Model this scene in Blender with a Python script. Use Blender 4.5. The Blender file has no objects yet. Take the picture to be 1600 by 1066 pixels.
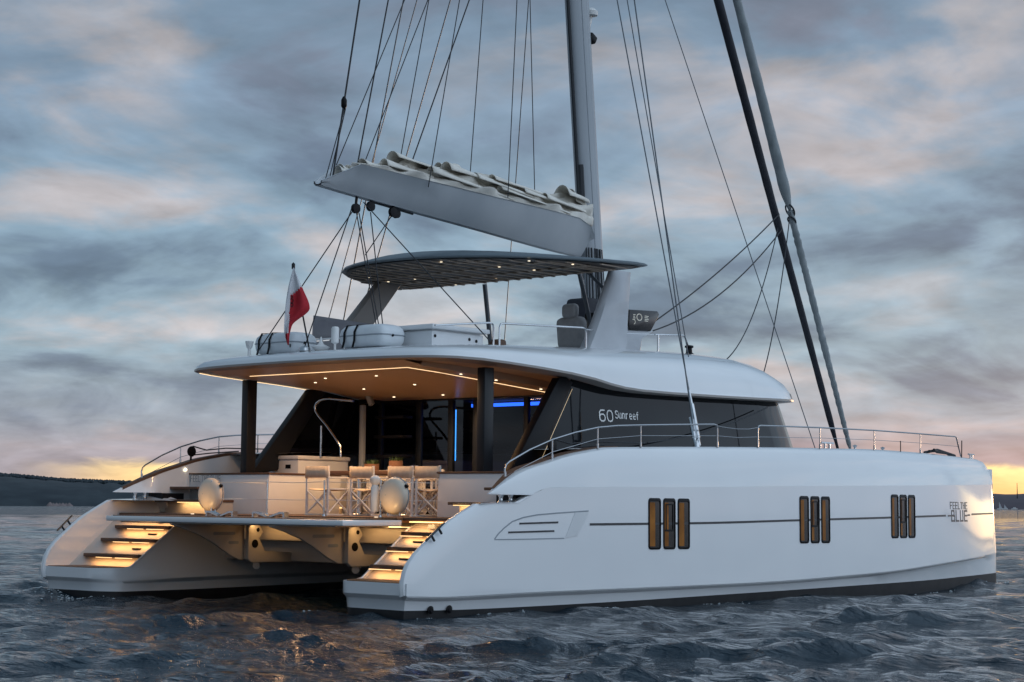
import bpy, bmesh, math, random
import numpy as np
from mathutils import Vector, Matrix
random.seed(7); rng = np.random.default_rng(5)
sc = bpy.context.scene
COL = sc.collection

# ------------------------------------------------------------------ camera
CAM = Vector((-19.16576, -23.21899, 1.60245)); YAW, PIT, ROLL, FPX = .7265259, .0869024, .0111266, 2959.56
HEEL = 0.0068                      # the boat leans by this much; the horizon stays level
Fv = Vector((math.cos(PIT)*math.cos(YAW), math.cos(PIT)*math.sin(YAW), math.sin(PIT)))
Rv = Vector((math.sin(YAW), -math.cos(YAW), 0)); Uv = Rv.cross(Fv)
_r = ROLL - HEEL
R2 = Rv*math.cos(_r) + Uv*math.sin(_r); U2 = Uv*math.cos(_r) - Rv*math.sin(_r)
cd = bpy.data.cameras.new('camera'); cam = bpy.data.objects.new('camera', cd); COL.objects.link(cam)
cam.matrix_world = Matrix(((R2.x, U2.x, -Fv.x, CAM.x), (R2.y, U2.y, -Fv.y, CAM.y), (R2.z, U2.z, -Fv.z, CAM.z), (0, 0, 0, 1)))
cd.sensor_width = 36; cd.lens = FPX/1600*36; cd.clip_start = .5; cd.clip_end = 30000
sc.camera = cam
T_BOAT = Matrix.Translation(CAM) @ Matrix.Rotation(HEEL, 4, Fv) @ Matrix.Translation(-CAM)

# ------------------------------------------------------------------ render look
sc.view_settings.view_transform = 'Standard'; sc.view_settings.look = 'None'
sc.view_settings.exposure = 0.0; sc.view_settings.gamma = 1.0
sc.cycles.use_denoising = True
sc.cycles.sample_clamp_indirect = 4.0
sc.cycles.max_bounces = 8; sc.cycles.caustics_reflective = False; sc.cycles.caustics_refractive = False

# ------------------------------------------------------------------ sky
W = bpy.data.worlds.new('World'); sc.world = W; W.use_nodes = True
nt = W.node_tree; nt.nodes.clear()
def N(tree, typ, **kw):
    n = tree.nodes.new(typ)
    for k, v in kw.items(): setattr(n, k, v)
    return n
def L(tree, a, b): tree.links.new(a, b)
def math_(tree, op, a, b=None, c=None, clamp=False):
    n = N(tree, 'ShaderNodeMath', operation=op); n.use_clamp = clamp
    for i, v in enumerate((a, b, c)):
        if v is None: continue
        if isinstance(v, (int, float)): n.inputs[i].default_value = v
        else: L(tree, v, n.inputs[i])
    return n.outputs[0]
def ramp_(tree, fac, stops, interp='LINEAR'):
    n = N(tree, 'ShaderNodeValToRGB'); cr = n.color_ramp; cr.interpolation = interp
    while len(cr.elements) < len(stops): cr.elements.new(.5)
    for e, (p, c) in zip(cr.elements, stops):
        e.position = p; e.color = (*c, 1) if len(c) == 3 else c
    L(tree, fac, n.inputs[0]); return n.outputs[0]
def mix_(tree, fac, a, b, mode='MIX'):
    n = N(tree, 'ShaderNodeMix', data_type='RGBA', blend_type=mode)
    for v, s in ((fac, n.inputs[0]), (a, n.inputs[6]), (b, n.inputs[7])):
        if isinstance(v, (int, float)): s.default_value = v
        elif isinstance(v, tuple): s.default_value = (*v, 1)
        else: L(tree, v, s)
    return n.outputs[2]
def mapr(tree, v, a, b, c=0., d=1., smooth=True):
    n = N(tree, 'ShaderNodeMapRange'); n.interpolation_type = 'SMOOTHSTEP' if smooth else 'LINEAR'
    L(tree, v, n.inputs[0])
    for i, q in enumerate((a, b, c, d)): n.inputs[i+1].default_value = q
    return n.outputs[0]
tc = N(nt, 'ShaderNodeTexCoord')
sep = N(nt, 'ShaderNodeSeparateXYZ'); L(nt, tc.outputs['Generated'], sep.inputs[0])
X, Y, Z = sep.outputs
zc = math_(nt, 'MAXIMUM', Z, 0.0)
den = math_(nt, 'ADD', zc, .24)
cx = math_(nt, 'DIVIDE', X, den); cy = math_(nt, 'DIVIDE', Y, den)
com = N(nt, 'ShaderNodeCombineXYZ'); L(nt, cx, com.inputs[0]); L(nt, cy, com.inputs[1])
def noise(tree, vec, scale, detail=6, rough=.55, dist=0., off=(0, 0, 0)):
    m = N(tree, 'ShaderNodeMapping'); m.inputs['Location'].default_value = off; L(tree, vec, m.inputs[0])
    n = N(tree, 'ShaderNodeTexNoise'); L(tree, m.outputs[0], n.inputs['Vector'])
    n.inputs['Scale'].default_value = scale; n.inputs['Detail'].default_value = detail
    n.inputs['Roughness'].default_value = rough; n.inputs['Distortion'].default_value = dist
    return n.outputs['Fac']
n1 = noise(nt, com.outputs[0], 2.3, 6, .52, .35, (3.1, .7, 0))      # big banks
n2 = noise(nt, com.outputs[0], 6.0, 7, .55, .4, (9.3, 4.2, 2.0))    # tufts
n3 = noise(nt, com.outputs[0], 1.8, 4, .5, .2, (1.7, 8.1, 5.0))     # where the clouds turn rosy
n2b = noise(nt, com.outputs[0], 6.0, 7, .55, .4, (9.3-.035, 4.2-.045, 2.0)); relief = math_(nt, 'MULTIPLY', math_(nt, 'SUBTRACT', n2b, n2), .9)
cov = math_(nt, 'ADD', math_(nt, 'MULTIPLY', n1, .76), math_(nt, 'MULTIPLY', n2, .24))
# gap colour by height, cloud colour by height
hz = mapr(nt, Z, 0., .5, smooth=False)
gap = ramp_(nt, hz, [(0, (.37, .35, .40)), (.09, (.39, .44, .51)), (.16, (.34, .46, .55)), (.3, (.27, .40, .52)), (.42, (.24, .34, .46)), (.6, (.15, .24, .34)), (1, (.19, .28, .38))])
dark = ramp_(nt, hz, [(0, (.33, .29, .33)), (.09, (.22, .26, .33)), (.2, (.145, .215, .30)), (.35, (.145, .205, .295)), (.5, (.19, .22, .29)), (.6, (.10, .17, .25)), (1, (.13, .20, .29))])
lite = ramp_(nt, hz, [(0, (.54, .45, .46)), (.09, (.60, .54, .56)), (.2, (.66, .62, .63)), (.35, (.58, .54, .56)), (.52, (.48, .46, .48)), (.62, (.19, .26, .34)), (1, (.24, .31, .39))])
m1 = mapr(nt, cov, .38, .51)
m2 = mapr(nt, cov, .48, .62)
skyc = mix_(nt, m1, dark, gap)
rosy = mix_(nt, mapr(nt, n3, .42, .60), lite, mix_(nt, .5, lite, gap))
skyc = mix_(nt, math_(nt, 'MULTIPLY', m2, .9), skyc, rosy)
# afterglow along the horizon on the sunset side
gd = N(nt, 'ShaderNodeVectorMath', operation='DOT_PRODUCT'); L(nt, tc.outputs['Generated'], gd.inputs[0])
ga = math.radians(24.0); gd.inputs[1].default_value = (math.cos(ga), math.sin(ga), 0)
side = mapr(nt, gd.outputs['Value'], .70, .985)
wob = math_(nt, 'ADD', Z, math_(nt, 'MULTIPLY', math_(nt, 'SUBTRACT', n2, .5), .012))
band = ramp_(nt, mapr(nt, wob, 0, .1, smooth=False), [(0, (1, 1, 1)), (.19, (1, 1, 1)), (.235, (.0, .0, .0)), (1, (0, 0, 0))], 'EASE')
pinkb = ramp_(nt, mapr(nt, Z, 0, .1, smooth=False), [(0, (1, 1, 1)), (.24, (1, 1, 1)), (.45, (.0, .0, .0)), (1, (0, 0, 0))], 'EASE')
skyc = mix_(nt, math_(nt, 'MULTIPLY', math_(nt, 'MULTIPLY', pinkb, side), .55), skyc, (.50, .36, .36))
glow = mix_(nt, mapr(nt, Z, .004, .024), (1.15, .70, .28), (1.3, .95, .45))
side2 = mapr(nt, gd.outputs['Value'], .842, .885)
skyc = mix_(nt, math_(nt, 'MULTIPLY', band, side2), skyc, glow)
hd = N(nt, 'ShaderNodeVectorMath', operation='DOT_PRODUCT'); L(nt, tc.outputs['Generated'], hd.inputs[0]); hd.inputs[1].default_value = (math.cos(.17), math.sin(.17), 0)
hot = math_(nt, 'MULTIPLY', math_(nt, 'MULTIPLY', mapr(nt, hd.outputs['Value'], .955, .985), band), 2.8)
# unseen sky off to starboard, brightened as fill light for the hull side
bd = N(nt, 'ShaderNodeVectorMath', operation='DOT_PRODUCT'); L(nt, tc.outputs['Generated'], bd.inputs[0])
bd.inputs[1].default_value = (math.cos(math.radians(294))*.93, math.sin(math.radians(294))*.93, .37)
back = mapr(nt, bd.outputs['Value'], .10, .93)
boost = math_(nt, 'ADD', math_(nt, 'ADD', math_(nt, 'ADD', 1.0, relief), hot), math_(nt, 'MULTIPLY', back, 1.7))
skyc = mix_(nt, math_(nt, 'MULTIPLY', back, .55), skyc, (.40, .47, .56))
vm = N(nt, 'ShaderNodeVectorMath', operation='SCALE'); L(nt, skyc, vm.inputs[0]); L(nt, boost, vm.inputs['Scale'])
bg = N(nt, 'ShaderNodeBackground'); L(nt, vm.outputs[0], bg.inputs[0]); bg.inputs[1].default_value = .96
st = N(nt, 'ShaderNodeTexSky', sky_type='NISHITA'); st.sun_disc = False
SUN_AZ, SUN_EL = math.radians(16.0), math.radians(2.0)
st.sun_elevation = SUN_EL; st.sun_rotation = math.pi/2 - SUN_AZ
bg2 = N(nt, 'ShaderNodeBackground'); L(nt, st.outputs[0], bg2.inputs[0]); bg2.inputs[1].default_value = .006
ad = N(nt, 'ShaderNodeAddShader'); L(nt, bg.outputs[0], ad.inputs[0]); L(nt, bg2.outputs[0], ad.inputs[1])
wo = N(nt, 'ShaderNodeOutputWorld'); L(nt, ad.outputs[0], wo.inputs[0])

# ------------------------------------------------------------------ sun (low, almost set, veiled)
sl = bpy.data.lights.new('sun', 'SUN'); sl.energy = .3; sl.angle = math.radians(6); sl.color = (1, .62, .36)
so = bpy.data.objects.new('sun', sl); COL.objects.link(so)
sd = Vector((math.cos(SUN_EL)*math.cos(SUN_AZ), math.cos(SUN_EL)*math.sin(SUN_AZ), math.sin(SUN_EL)))
so.rotation_euler = sd.to_track_quat('Z', 'Y').to_euler(); so.location = (30, 20, 30)

# ------------------------------------------------------------------ materials
MATS = {}
def mat(name, col=(.8, .8, .8), rough=.5, metal=0., coat=0., emit=None, estr=0., spec=.5):
    m = bpy.data.materials.new(name); m.use_nodes = True
    b = m.node_tree.nodes['Principled BSDF']
    b.inputs['Base Color'].default_value = (*col, 1); b.inputs['Roughness'].default_value = rough
    b.inputs['Metallic'].default_value = metal; b.inputs['Coat Weight'].default_value = coat
    b.inputs['Coat Roughness'].default_value = .05; b.inputs['Specular IOR Level'].default_value = spec
    if emit: b.inputs['Emission Color'].default_value = (*emit, 1); b.inputs['Emission Strength'].default_value = estr
    MATS[name] = m; return m
def bsdf(m): return m.node_tree.nodes['Principled BSDF']
def vary(m, scale, c1, c2, detail=4, rough=None, bump=0., bscale=None, stretch=(1, 1, 1)):
    t = m.node_tree; b = bsdf(m); tcn = N(t, 'ShaderNodeTexCoord')
    mp = N(t, 'ShaderNodeMapping'); mp.inputs['Scale'].default_value = stretch; L(t, tcn.outputs['Object'], mp.inputs[0])
    f = noise(t, mp.outputs[0], scale, detail)
    L(t, ramp_(t, f, [(.3, c1), (.7, c2)]), b.inputs['Base Color'])
    if rough: L(t, mapr(t, f, .3, .7, *rough, smooth=False), b.inputs['Roughness'])
    if bump:
        bn = N(t, 'ShaderNodeBump'); bn.inputs['Strength'].default_value = bump; bn.inputs['Distance'].default_value = .02
        L(t, noise(t, mp.outputs[0], bscale or scale*3, 3), bn.inputs['Height']); L(t, bn.outputs[0], b.inputs['Normal'])
    return m
gel = vary(mat('gelcoat', rough=.30, coat=1.0), .8, (.755, .77, .785), (.785, .80, .81), detail=1, bump=.10, bscale=1.1)
gelm = vary(mat('gelcoat_matt', rough=.4), 1.5, (.70, .71, .72), (.78, .785, .79), rough=(.34, .5))
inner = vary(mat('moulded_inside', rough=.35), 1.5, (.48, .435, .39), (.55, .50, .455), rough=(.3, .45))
boot = vary(mat('antifouling', rough=.6), 4, (.008, .008, .010), (.02, .02, .022))
dgrey = mat('graphite_paint', (.012, .014, .018), .4, spec=.3)
blackp = mat('black_plastic', (.006, .006, .008), .45, spec=.15)
dsteel = mat('steel_dark', (.05, .055, .06), .3, .8)
steel = vary(mat('steel', rough=.2, metal=1.), 6, (.55, .56, .58), (.68, .69, .70), rough=(.12, .28))
railm = mat('rail_steel', (.40, .41, .43), .22, 1.)
whitep = vary(mat('white_paint', rough=.35), 5, (.72, .71, .69), (.80, .79, .77))
lineb = mat('stripe_black', (.012, .014, .02), .35)
sideglass = mat('dark_window', (.004, .005, .007), .04, spec=.22)
rope = mat('rope_dark', (.025, .028, .034), .7)
wire = mat('wire_steel', (.10, .115, .13), .4, .6)
cream = vary(mat('cream_canvas', rough=.9), 14, (.60, .49, .37), (.70, .58, .45), bump=.3, bscale=120)
grey_up = vary(mat('grey_upholstery', rough=.8), 10, (.34, .34, .345), (.42, .42, .425), bump=.15, bscale=60)
sailc = vary(mat('sailcloth', rough=.75), 2.5, (.66, .62, .55), (.80, .765, .70), bump=.6, bscale=7)
sailv = vary(mat('sail_cover_black', rough=.7), 3, (.010, .011, .018), (.022, .024, .034), bump=.5, bscale=8)
sailg = vary(mat('sail_cover_grey', rough=.8), 3, (.24, .27, .28), (.36, .39, .40), bump=.7, bscale=9)
alu = vary(mat('painted_mast', rough=.35), 1.2, (.30, .33, .36), (.37, .40, .43), stretch=(1, 1, .2))
boomm = vary(mat('painted_boom', rough=.30), 1.1, (.50, .53, .56), (.62, .64, .66), stretch=(.9, 1, .15))
red = vary(mat('flag_red', rough=.8), 6, (.42, .012, .02), (.52, .02, .035))
fwhite = vary(mat('flag_white', rough=.8), 6, (.62, .62, .64), (.72, .72, .74))
raftm = vary(mat('raft_canister', rough=.4), 5, (.62, .66, .69), (.72, .75, .77))
seam = mat('seam_grey', (.30, .33, .36), .5)
ceil = vary(mat('warm_ceiling', rough=.35), .7, (.56, .42, .29), (.60, .455, .315), detail=1)
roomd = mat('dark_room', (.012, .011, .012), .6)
orangew = vary(mat('lit_blind', rough=.4, spec=.12), 3, (.20, .070, .012), (.40, .15, .026)); 
greens = vary(mat('herb_leaves', rough=.6), 9, (.02, .05, .012), (.05, .10, .025))
pot = vary(mat('wooden_pot', rough=.7), 8, (.22, .10, .05), (.34, .17, .09), stretch=(1, 1, 5))
LEDW = (1.0, .58, .22)
ledw = mat('led_warm', (.9, .8, .6), .5, emit=(1., .60, .25), estr=2.0)
ledstrip = mat('led_strip', (.9, .8, .6), .5, emit=(1., .70, .38), estr=1.7)
pillarled = mat('led_faint', (.6, .5, .35), .5, emit=(1., .70, .38), estr=.45)
spotm = mat('led_spot', (1, .95, .85), .5, emit=(1., .84, .58), estr=3.0)
spotd = mat('led_spot_dim', (1, .95, .85), .5, emit=(1., .84, .58), estr=1.3)
ledb = mat('led_blue', (.05, .1, .8), .5, emit=(.02, .12, 1.), estr=5)
ledc = mat('led_cyan', (.05, .3, .9), .5, emit=(.05, .35, 1.), estr=4)
screen = mat('helm_screen', (.008, .008, .010), .15)
glow = mat('screen_marks', (.5, .5, .45), .5, emit=(.8, .8, .7), estr=.22)
# teak planks
def teakmat(name, c1, c2, sx=(1, 1, 1), gapd=.35, pl=14.):
    m = mat(name, rough=.6); t = m.node_tree; b = bsdf(m); tcn = N(t, 'ShaderNodeTexCoord')
    mp = N(t, 'ShaderNodeMapping'); mp.inputs['Scale'].default_value = sx; L(t, tcn.outputs['Object'], mp.inputs[0])
    f = noise(t, mp.outputs[0], 6, 5, .6); base = ramp_(t, f, [(.3, c1), (.7, c2)])
    s2 = N(t, 'ShaderNodeSeparateXYZ'); L(t, tcn.outputs['Object'], s2.inputs[0])
    fr = math_(t, 'FRACT', math_(t, 'MULTIPLY', s2.outputs[1], pl))
    g = math_(t, 'LESS_THAN', fr, .09)
    L(t, mix_(t, math_(t, 'MULTIPLY', g, gapd), base, (.012, .010, .008)), b.inputs['Base Color']); return m
teak = teakmat('teak_deck', (.15, .075, .038), (.24, .125, .065), (1, 8, 8), .9)
teakd = teakmat('teak_trim', (.085, .042, .024), (.14, .07, .04), (2, 8, 8), .0)
# tinted saloon door glass: dark, half mirror
def tint(name, fr, col):
    m = bpy.data.materials.new(name); m.use_nodes = True; t = m.node_tree; t.nodes.clear()
    tr = N(t, 'ShaderNodeBsdfTransparent'); tr.inputs[0].default_value = (*col, 1)
    gl = N(t, 'ShaderNodeBsdfGlossy'); gl.inputs[1].default_value = .02; gl.inputs[0].default_value = (.75, .78, .82, 1)
    mx = N(t, 'ShaderNodeMixShader'); lw = N(t, 'ShaderNodeLayerWeight'); lw.inputs[0].default_value = fr
    L(t, lw.outputs['Fresnel'], mx.inputs[0]); L(t, tr.outputs[0], mx.inputs[1]); L(t, gl.outputs[0], mx.inputs[2])
    o = N(t, 'ShaderNodeOutputMaterial'); L(t, mx.outputs[0], o.inputs[0]); MATS[name] = m; return m
doorglass = tint('door_glass', .22, (.40, .41, .45))

# ------------------------------------------------------------------ mesh builder
class MB:
    def __init__(s): s.bm = bmesh.new(); s.mi = 0
    def face(s, vs):
        try:
            f = s.bm.faces.new(vs); f.material_index = s.mi; return f
        except ValueError: return None
    def grid(s, rows, close_u=False, close_v=False):
        vv = [[s.bm.verts.new(p) for p in r] for r in rows]
        nr, nc = len(vv), len(vv[0])
        for i in range(nr if close_v else nr-1):
            for j in range(nc if close_u else nc-1):
                a, b, c, d = vv[i][j], vv[i][(j+1) % nc], vv[(i+1) % nr][(j+1) % nc], vv[(i+1) % nr][j]
                s.face((a, b, c, d))
        return vv
    def cap(s, pts):
        return s.face([s.bm.verts.new(p) for p in pts])
    def box(s, lo, hi, bev=0., rot=None, org=None, seg=2):
        lo, hi = Vector(lo), Vector(hi)
        vs = [s.bm.verts.new((x, y, z)) for z in (lo.z, hi.z) for y in (lo.y, hi.y) for x in (lo.x, hi.x)]
        fs = [s.face([vs[i] for i in q]) for q in ((0, 2, 3, 1), (4, 5, 7, 6), (0, 1, 5, 4), (2, 6, 7, 3), (0, 4, 6, 2), (1, 3, 7, 5))]
        if bev:
            es = {e for f in fs for e in f.edges}
            r = bmesh.ops.bevel(s.bm, geom=list(es), offset=bev, segments=seg, affect='EDGES', profile=.5)
            for f in r['faces']: f.material_index = s.mi
            vs = list({v for f in r['faces'] for v in f.verts} | {v for v in vs if v.is_valid})
        if rot is not None:
            o = Vector(org) if org is not None else (lo+hi)/2
            for v in vs: v.co = rot @ (v.co - o) + o
        return s
    def tube(s, pts, r, n=8, caps=True, closed=False):
        pts = [Vector(p) for p in pts]; k = len(pts)
        rr = [r]*k if isinstance(r, (int, float)) else list(r)
        rows = []; prev = None
        for i in range(k):
            if closed: t = pts[(i+1) % k] - pts[i-1]
            else: t = pts[min(i+1, k-1)] - pts[max(i-1, 0)]
            t.normalize()
            if prev is None:
                a = Vector((0, 0, 1)) if abs(t.z) < .9 else Vector((1, 0, 0)); prev = t.cross(a).normalized()
            u = (prev - t*prev.dot(t)).normalized(); prev = u; w = t.cross(u)
            rows.append([pts[i] + (u*math.cos(q) + w*math.sin(q))*rr[i] for q in [2*math.pi*j/n for j in range(n)]])
        vv = s.grid(rows, close_u=True, close_v=closed)
        if caps and not closed: s.face(vv[0][::-1]); s.face(vv[-1])
        return s
    def lathe(s, prof, n=24, org=(0, 0, 0), axis='z'):
        o = Vector(org); rows = []
        for (r, h) in prof:
            row = []
            for j in range(n):
                a = 2*math.pi*j/n; c, d = r*math.cos(a), r*math.sin(a)
                p = {'z': (c, d, h), 'x': (h, c, d), 'y': (d, h, c)}[axis]
                row.append(o + Vector(p))
            rows.append(row)
        vv = s.grid(rows, close_u=True)
        if prof[0][0] > 1e-5: s.face(vv[0][::-1])
        if prof[-1][0] > 1e-5: s.face(vv[-1])
        return s
    def prism(s, poly, a, b, bev=0.):            # poly: 3-D points; extruded along vector b-a
        d = Vector(b) - Vector(a)
        lo = [s.bm.verts.new(Vector(p)) for p in poly]; hi = [s.bm.verts.new(Vector(p)+d) for p in poly]
        fs = [s.face(lo[::-1]), s.face(hi)]
        for i in range(len(poly)): fs.append(s.face((lo[i], lo[(i+1) % len(poly)], hi[(i+1) % len(poly)], hi[i])))
        if bev:
            es = {e for f in fs if f for e in f.edges}
            r = bmesh.ops.bevel(s.bm, geom=list(es), offset=bev, segments=2, affect='EDGES', profile=.5)
            for f in r['faces']: f.material_index = s.mi
        return s
    def build(s, name, m, parent=None, angle=40, loc=None, weld=1e-4):
        if weld: bmesh.ops.remove_doubles(s.bm, verts=s.bm.verts, dist=weld)
        bmesh.ops.recalc_face_normals(s.bm, faces=s.bm.faces)
        me = bpy.data.meshes.new(name); s.bm.to_mesh(me); s.bm.free()
        for q in (m if isinstance(m, (list, tuple)) else [m]): me.materials.append(q)
        me.polygons.foreach_set('use_smooth', [True]*len(me.polygons))
        me.set_sharp_from_angle(angle=math.radians(angle))
        o = bpy.data.objects.new(name, me); COL.objects.link(o)
        if parent is not None: o.parent = parent
        if loc is not None: o.location = loc
        return o
BOAT_THINGS = []
def thing(name, label, cat, loc=(0, 0, 0), rz=0., group=None, on_boat=True):
    o = bpy.data.objects.new(name, None); COL.objects.link(o); o.location = loc; o.rotation_euler = (0, 0, rz)
    o.empty_display_size = .2; o['label'] = label; o['category'] = cat
    if group: o['group'] = group
    if on_boat: BOAT_THINGS.append(o)
    return o
def tag(o, label, cat, group=None, on_boat=True):
    o['label'] = label; o['category'] = cat
    if group: o['group'] = group
    if on_boat: BOAT_THINGS.append(o)
    return o
def light(name, kind, loc, energy, col=LEDW, parent=None, aim=None, **kw):
    l = bpy.data.lights.new(name, kind); l.energy = energy; l.color = col
    for k, v in kw.items(): setattr(l, k, v)
    o = bpy.data.objects.new(name, l); COL.objects.link(o); o.location = loc
    if aim is not None: o.rotation_euler = (-Vector(aim)).to_track_quat('Z', 'Y').to_euler()
    if parent is not None: o.parent = parent
    return o
def pch(xs, ys):                                     # smooth monotone interpolation
    xs, ys = np.array(xs, float), np.array(ys, float); h = np.diff(xs); d = np.diff(ys)/h
    m = np.zeros(len(xs)); m[0], m[-1] = d[0], d[-1]
    for i in range(1, len(xs)-1):
        m[i] = 0 if d[i-1]*d[i] <= 0 else 3*(h[i-1]+h[i])/((2*h[i]+h[i-1])/d[i-1]+(h[i]+2*h[i-1])/d[i])
    def f(x):
        x = min(max(x, xs[0]), xs[-1]); i = min(int(np.searchsorted(xs, x, 'right'))-1, len(xs)-2); i = max(i, 0)
        t = (x-xs[i])/h[i]
        return float((2*t**3-3*t**2+1)*ys[i]+(t**3-2*t**2+t)*h[i]*m[i]+(-2*t**3+3*t**2)*ys[i+1]+(t**3-t**2)*h[i]*m[i+1])
    return f
def lin(a, b, n): return [a+(b-a)*i/(n-1) for i in range(n)]

# ------------------------------------------------------------------ sea
def build_sea():
    rs = [3.0]
    while rs[-1] < 22: rs.append(rs[-1]*1.0065)
    while rs[-1] < 70: rs.append(rs[-1]*1.0038)
    while rs[-1] < 300: rs.append(rs[-1]*1.010)
    while rs[-1] < 9000: rs.append(rs[-1]*1.06)
    rs = np.array(rs)
    a0 = YAW
    fine = np.linspace(-.30, .30, 640); rest = np.linspace(.30, 2*math.pi-.30, 130)[1:-1]
    an = a0 + np.concatenate([fine, rest])
    Rg, Ag = np.meshgrid(rs, an, indexing='ij')
    Xg = CAM.x + Rg*np.cos(Ag); Yg = CAM.y + Rg*np.sin(Ag)
    Zg = np.zeros_like(Xg); DX = np.zeros_like(Xg); DY = np.zeros_like(Xg)
    wd = a0 + math.radians(205)
    for i in range(110):
        lam = .22*(6.5/.22)**rng.random()
        th = wd + rng.normal(0, .62); k = 2*math.pi/lam
        amp = .0043*lam**.6*(1.25 if lam < 1.2 else (1 if lam < 2.2 else .7))*(.55+.9*rng.random())
        ph = rng.random()*6.283
        # waves shorter than the local mesh spacing fade out
        fade = np.clip((lam/np.maximum(Rg*.0085, .04) - 1.5)/2.0, 0, 1)
        arg = k*(math.cos(th)*Xg+math.sin(th)*Yg)+ph
        s, c = np.sin(arg), np.cos(arg)
        Zg += amp*fade*c; DX -= 1.1*amp*fade*s*math.cos(th); DY -= 1.1*amp*fade*s*math.sin(th)
    Zg += .5*(np.maximum(Zg, 0)**2)/.12
    X2, Y2 = Xg+DX, Yg+DY
    co = np.stack([X2, Y2, Zg], -1).reshape(-1, 3)
    nr, na = Xg.shape
    i = np.arange(nr-1)[:, None]*na; j = np.arange(na)[None, :]; j2 = (j+1) % na
    quads = np.stack([i+j, i+na+j, i+na+j2, i+j2], -1).reshape(-1, 4)
    me = bpy.data.meshes.new('water'); me.vertices.add(len(co)+1)
    cap0 = len(co); co = np.vstack([co, [[CAM.x, CAM.y, 0]]])
    me.vertices.foreach_set('co', co.ravel())
    tris = np.stack([np.full(na, cap0), np.arange(na), (np.arange(na)+1) % na], -1)
    nl = quads.size+tris.size; me.loops.add(nl)
    me.loops.foreach_set('vertex_index', np.concatenate([quads.ravel(), tris.ravel()]).astype(np.int32))
    me.polygons.add(len(quads)+len(tris))
    ls = np.concatenate([np.arange(len(quads))*4, quads.size+np.arange(len(tris))*3]).astype(np.int32)
    me.polygons.foreach_set('loop_start', ls)
    me.polygons.foreach_set('use_smooth', np.ones(len(ls), bool))
    me.update(calc_edges=True); me.validate()
    m = mat('sea_water', (.004, .017, .029), .05, spec=.5); b = bsdf(m); t = m.node_tree
    b.inputs['IOR'].default_value = 1.33
    tcn = N(t, 'ShaderNodeTexCoord')
    mp = N(t, 'ShaderNodeMapping'); L(t, tcn.outputs['Object'], mp.inputs[0]); mp.inputs['Rotation'].default_value = (0, 0, -wd); mp.inputs['Scale'].default_value = (1, .55, 1)
    f1 = noise(t, mp.outputs[0], 4.6, 5, .62, .3); f2 = noise(t, mp.outputs[0], .5, 4, .6, .2)
    h = math_(t, 'ADD', math_(t, 'MULTIPLY', f1, .13), math_(t, 'MULTIPLY', f2, .50))
    bn = N(t, 'ShaderNodeBump'); bn.inputs['Strength'].default_value = .9; bn.inputs['Distance'].default_value = 1.0
    L(t, h, bn.inputs['Height']); L(t, bn.outputs[0], b.inputs['Normal'])
    me.materials.append(m)
    o = bpy.data.objects.new('water', me); COL.objects.link(o); o['kind'] = 'structure'
    return X2, Y2, Zg
SEA = build_sea()
def sea_z(x, y):
    r = math.hypot(x-CAM.x, y-CAM.y)
    d = (SEA[0]-x)**2 + (SEA[1]-y)**2
    return float(SEA[2].ravel()[int(np.argmin(d))])

# ------------------------------------------------------------------ far shores
def ridge(name, az0, az1, dist, prof, base, depth, jag, m):
    n = 160; mb = MB(); rows = []
    for k, (dd, hh) in enumerate(((0, 0.), (.05, .22), (.25, .62), (.55, .9), (1., 1.), (1.6, .8), (2.2, .0))):
        row = []
        for i in range(n):
            a = az0+(az1-az0)*i/(n-1); q = math.degrees(a)
            h = prof(q)*dist*hh
            if 0 < hh: h += jag*(math.sin(q*23)*.35+math.sin(q*57+1)*.3+math.sin(q*131+k)*.3+random.uniform(-.5, .5)*.7)*hh
            r = dist+depth*dd
            row.append((CAM.x+r*math.cos(a), CAM.y+r*math.sin(a), base+max(h*(1+depth*dd/dist*.6), -1)))
        rows.append(row)
    mb.grid(rows); o = mb.build(name, m, angle=180); o['kind'] = 'structure'; return o
hillm = vary(mat('wooded_hill', rough=.9), .035, (.008, .016, .024), (.032, .046, .054), detail=9)
hillw = vary(mat('haze_tinted_headland', rough=.9), .02, (.060, .050, .062), (.10, .075, .085), detail=8)  # mauve of the distance haze put into the land colour
R_ = math.radians
pl = pch([40, 48, 50, 52, 53, 54, 55, 55.8, 56.7, 58, 62, 70], [.003, .008, .0100, .0128, .0134, .0140, .0147, .0160, .0172, .0178, .019, .021])
ridge('hills', R_(40), R_(68), 1500, pl, -1, 260, 1.3, hillm)
pr_ = pch([-20, 10, 20, 24, 26.5, 26.9, 27.3, 28, 30], [.003, .003, .006, .0085, .0088, .0084, .0086, .0075, .004])
ridge('far_headland', R_(-12), R_(34), 2600, pr_, -1, 300, 1.2, hillw)
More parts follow.
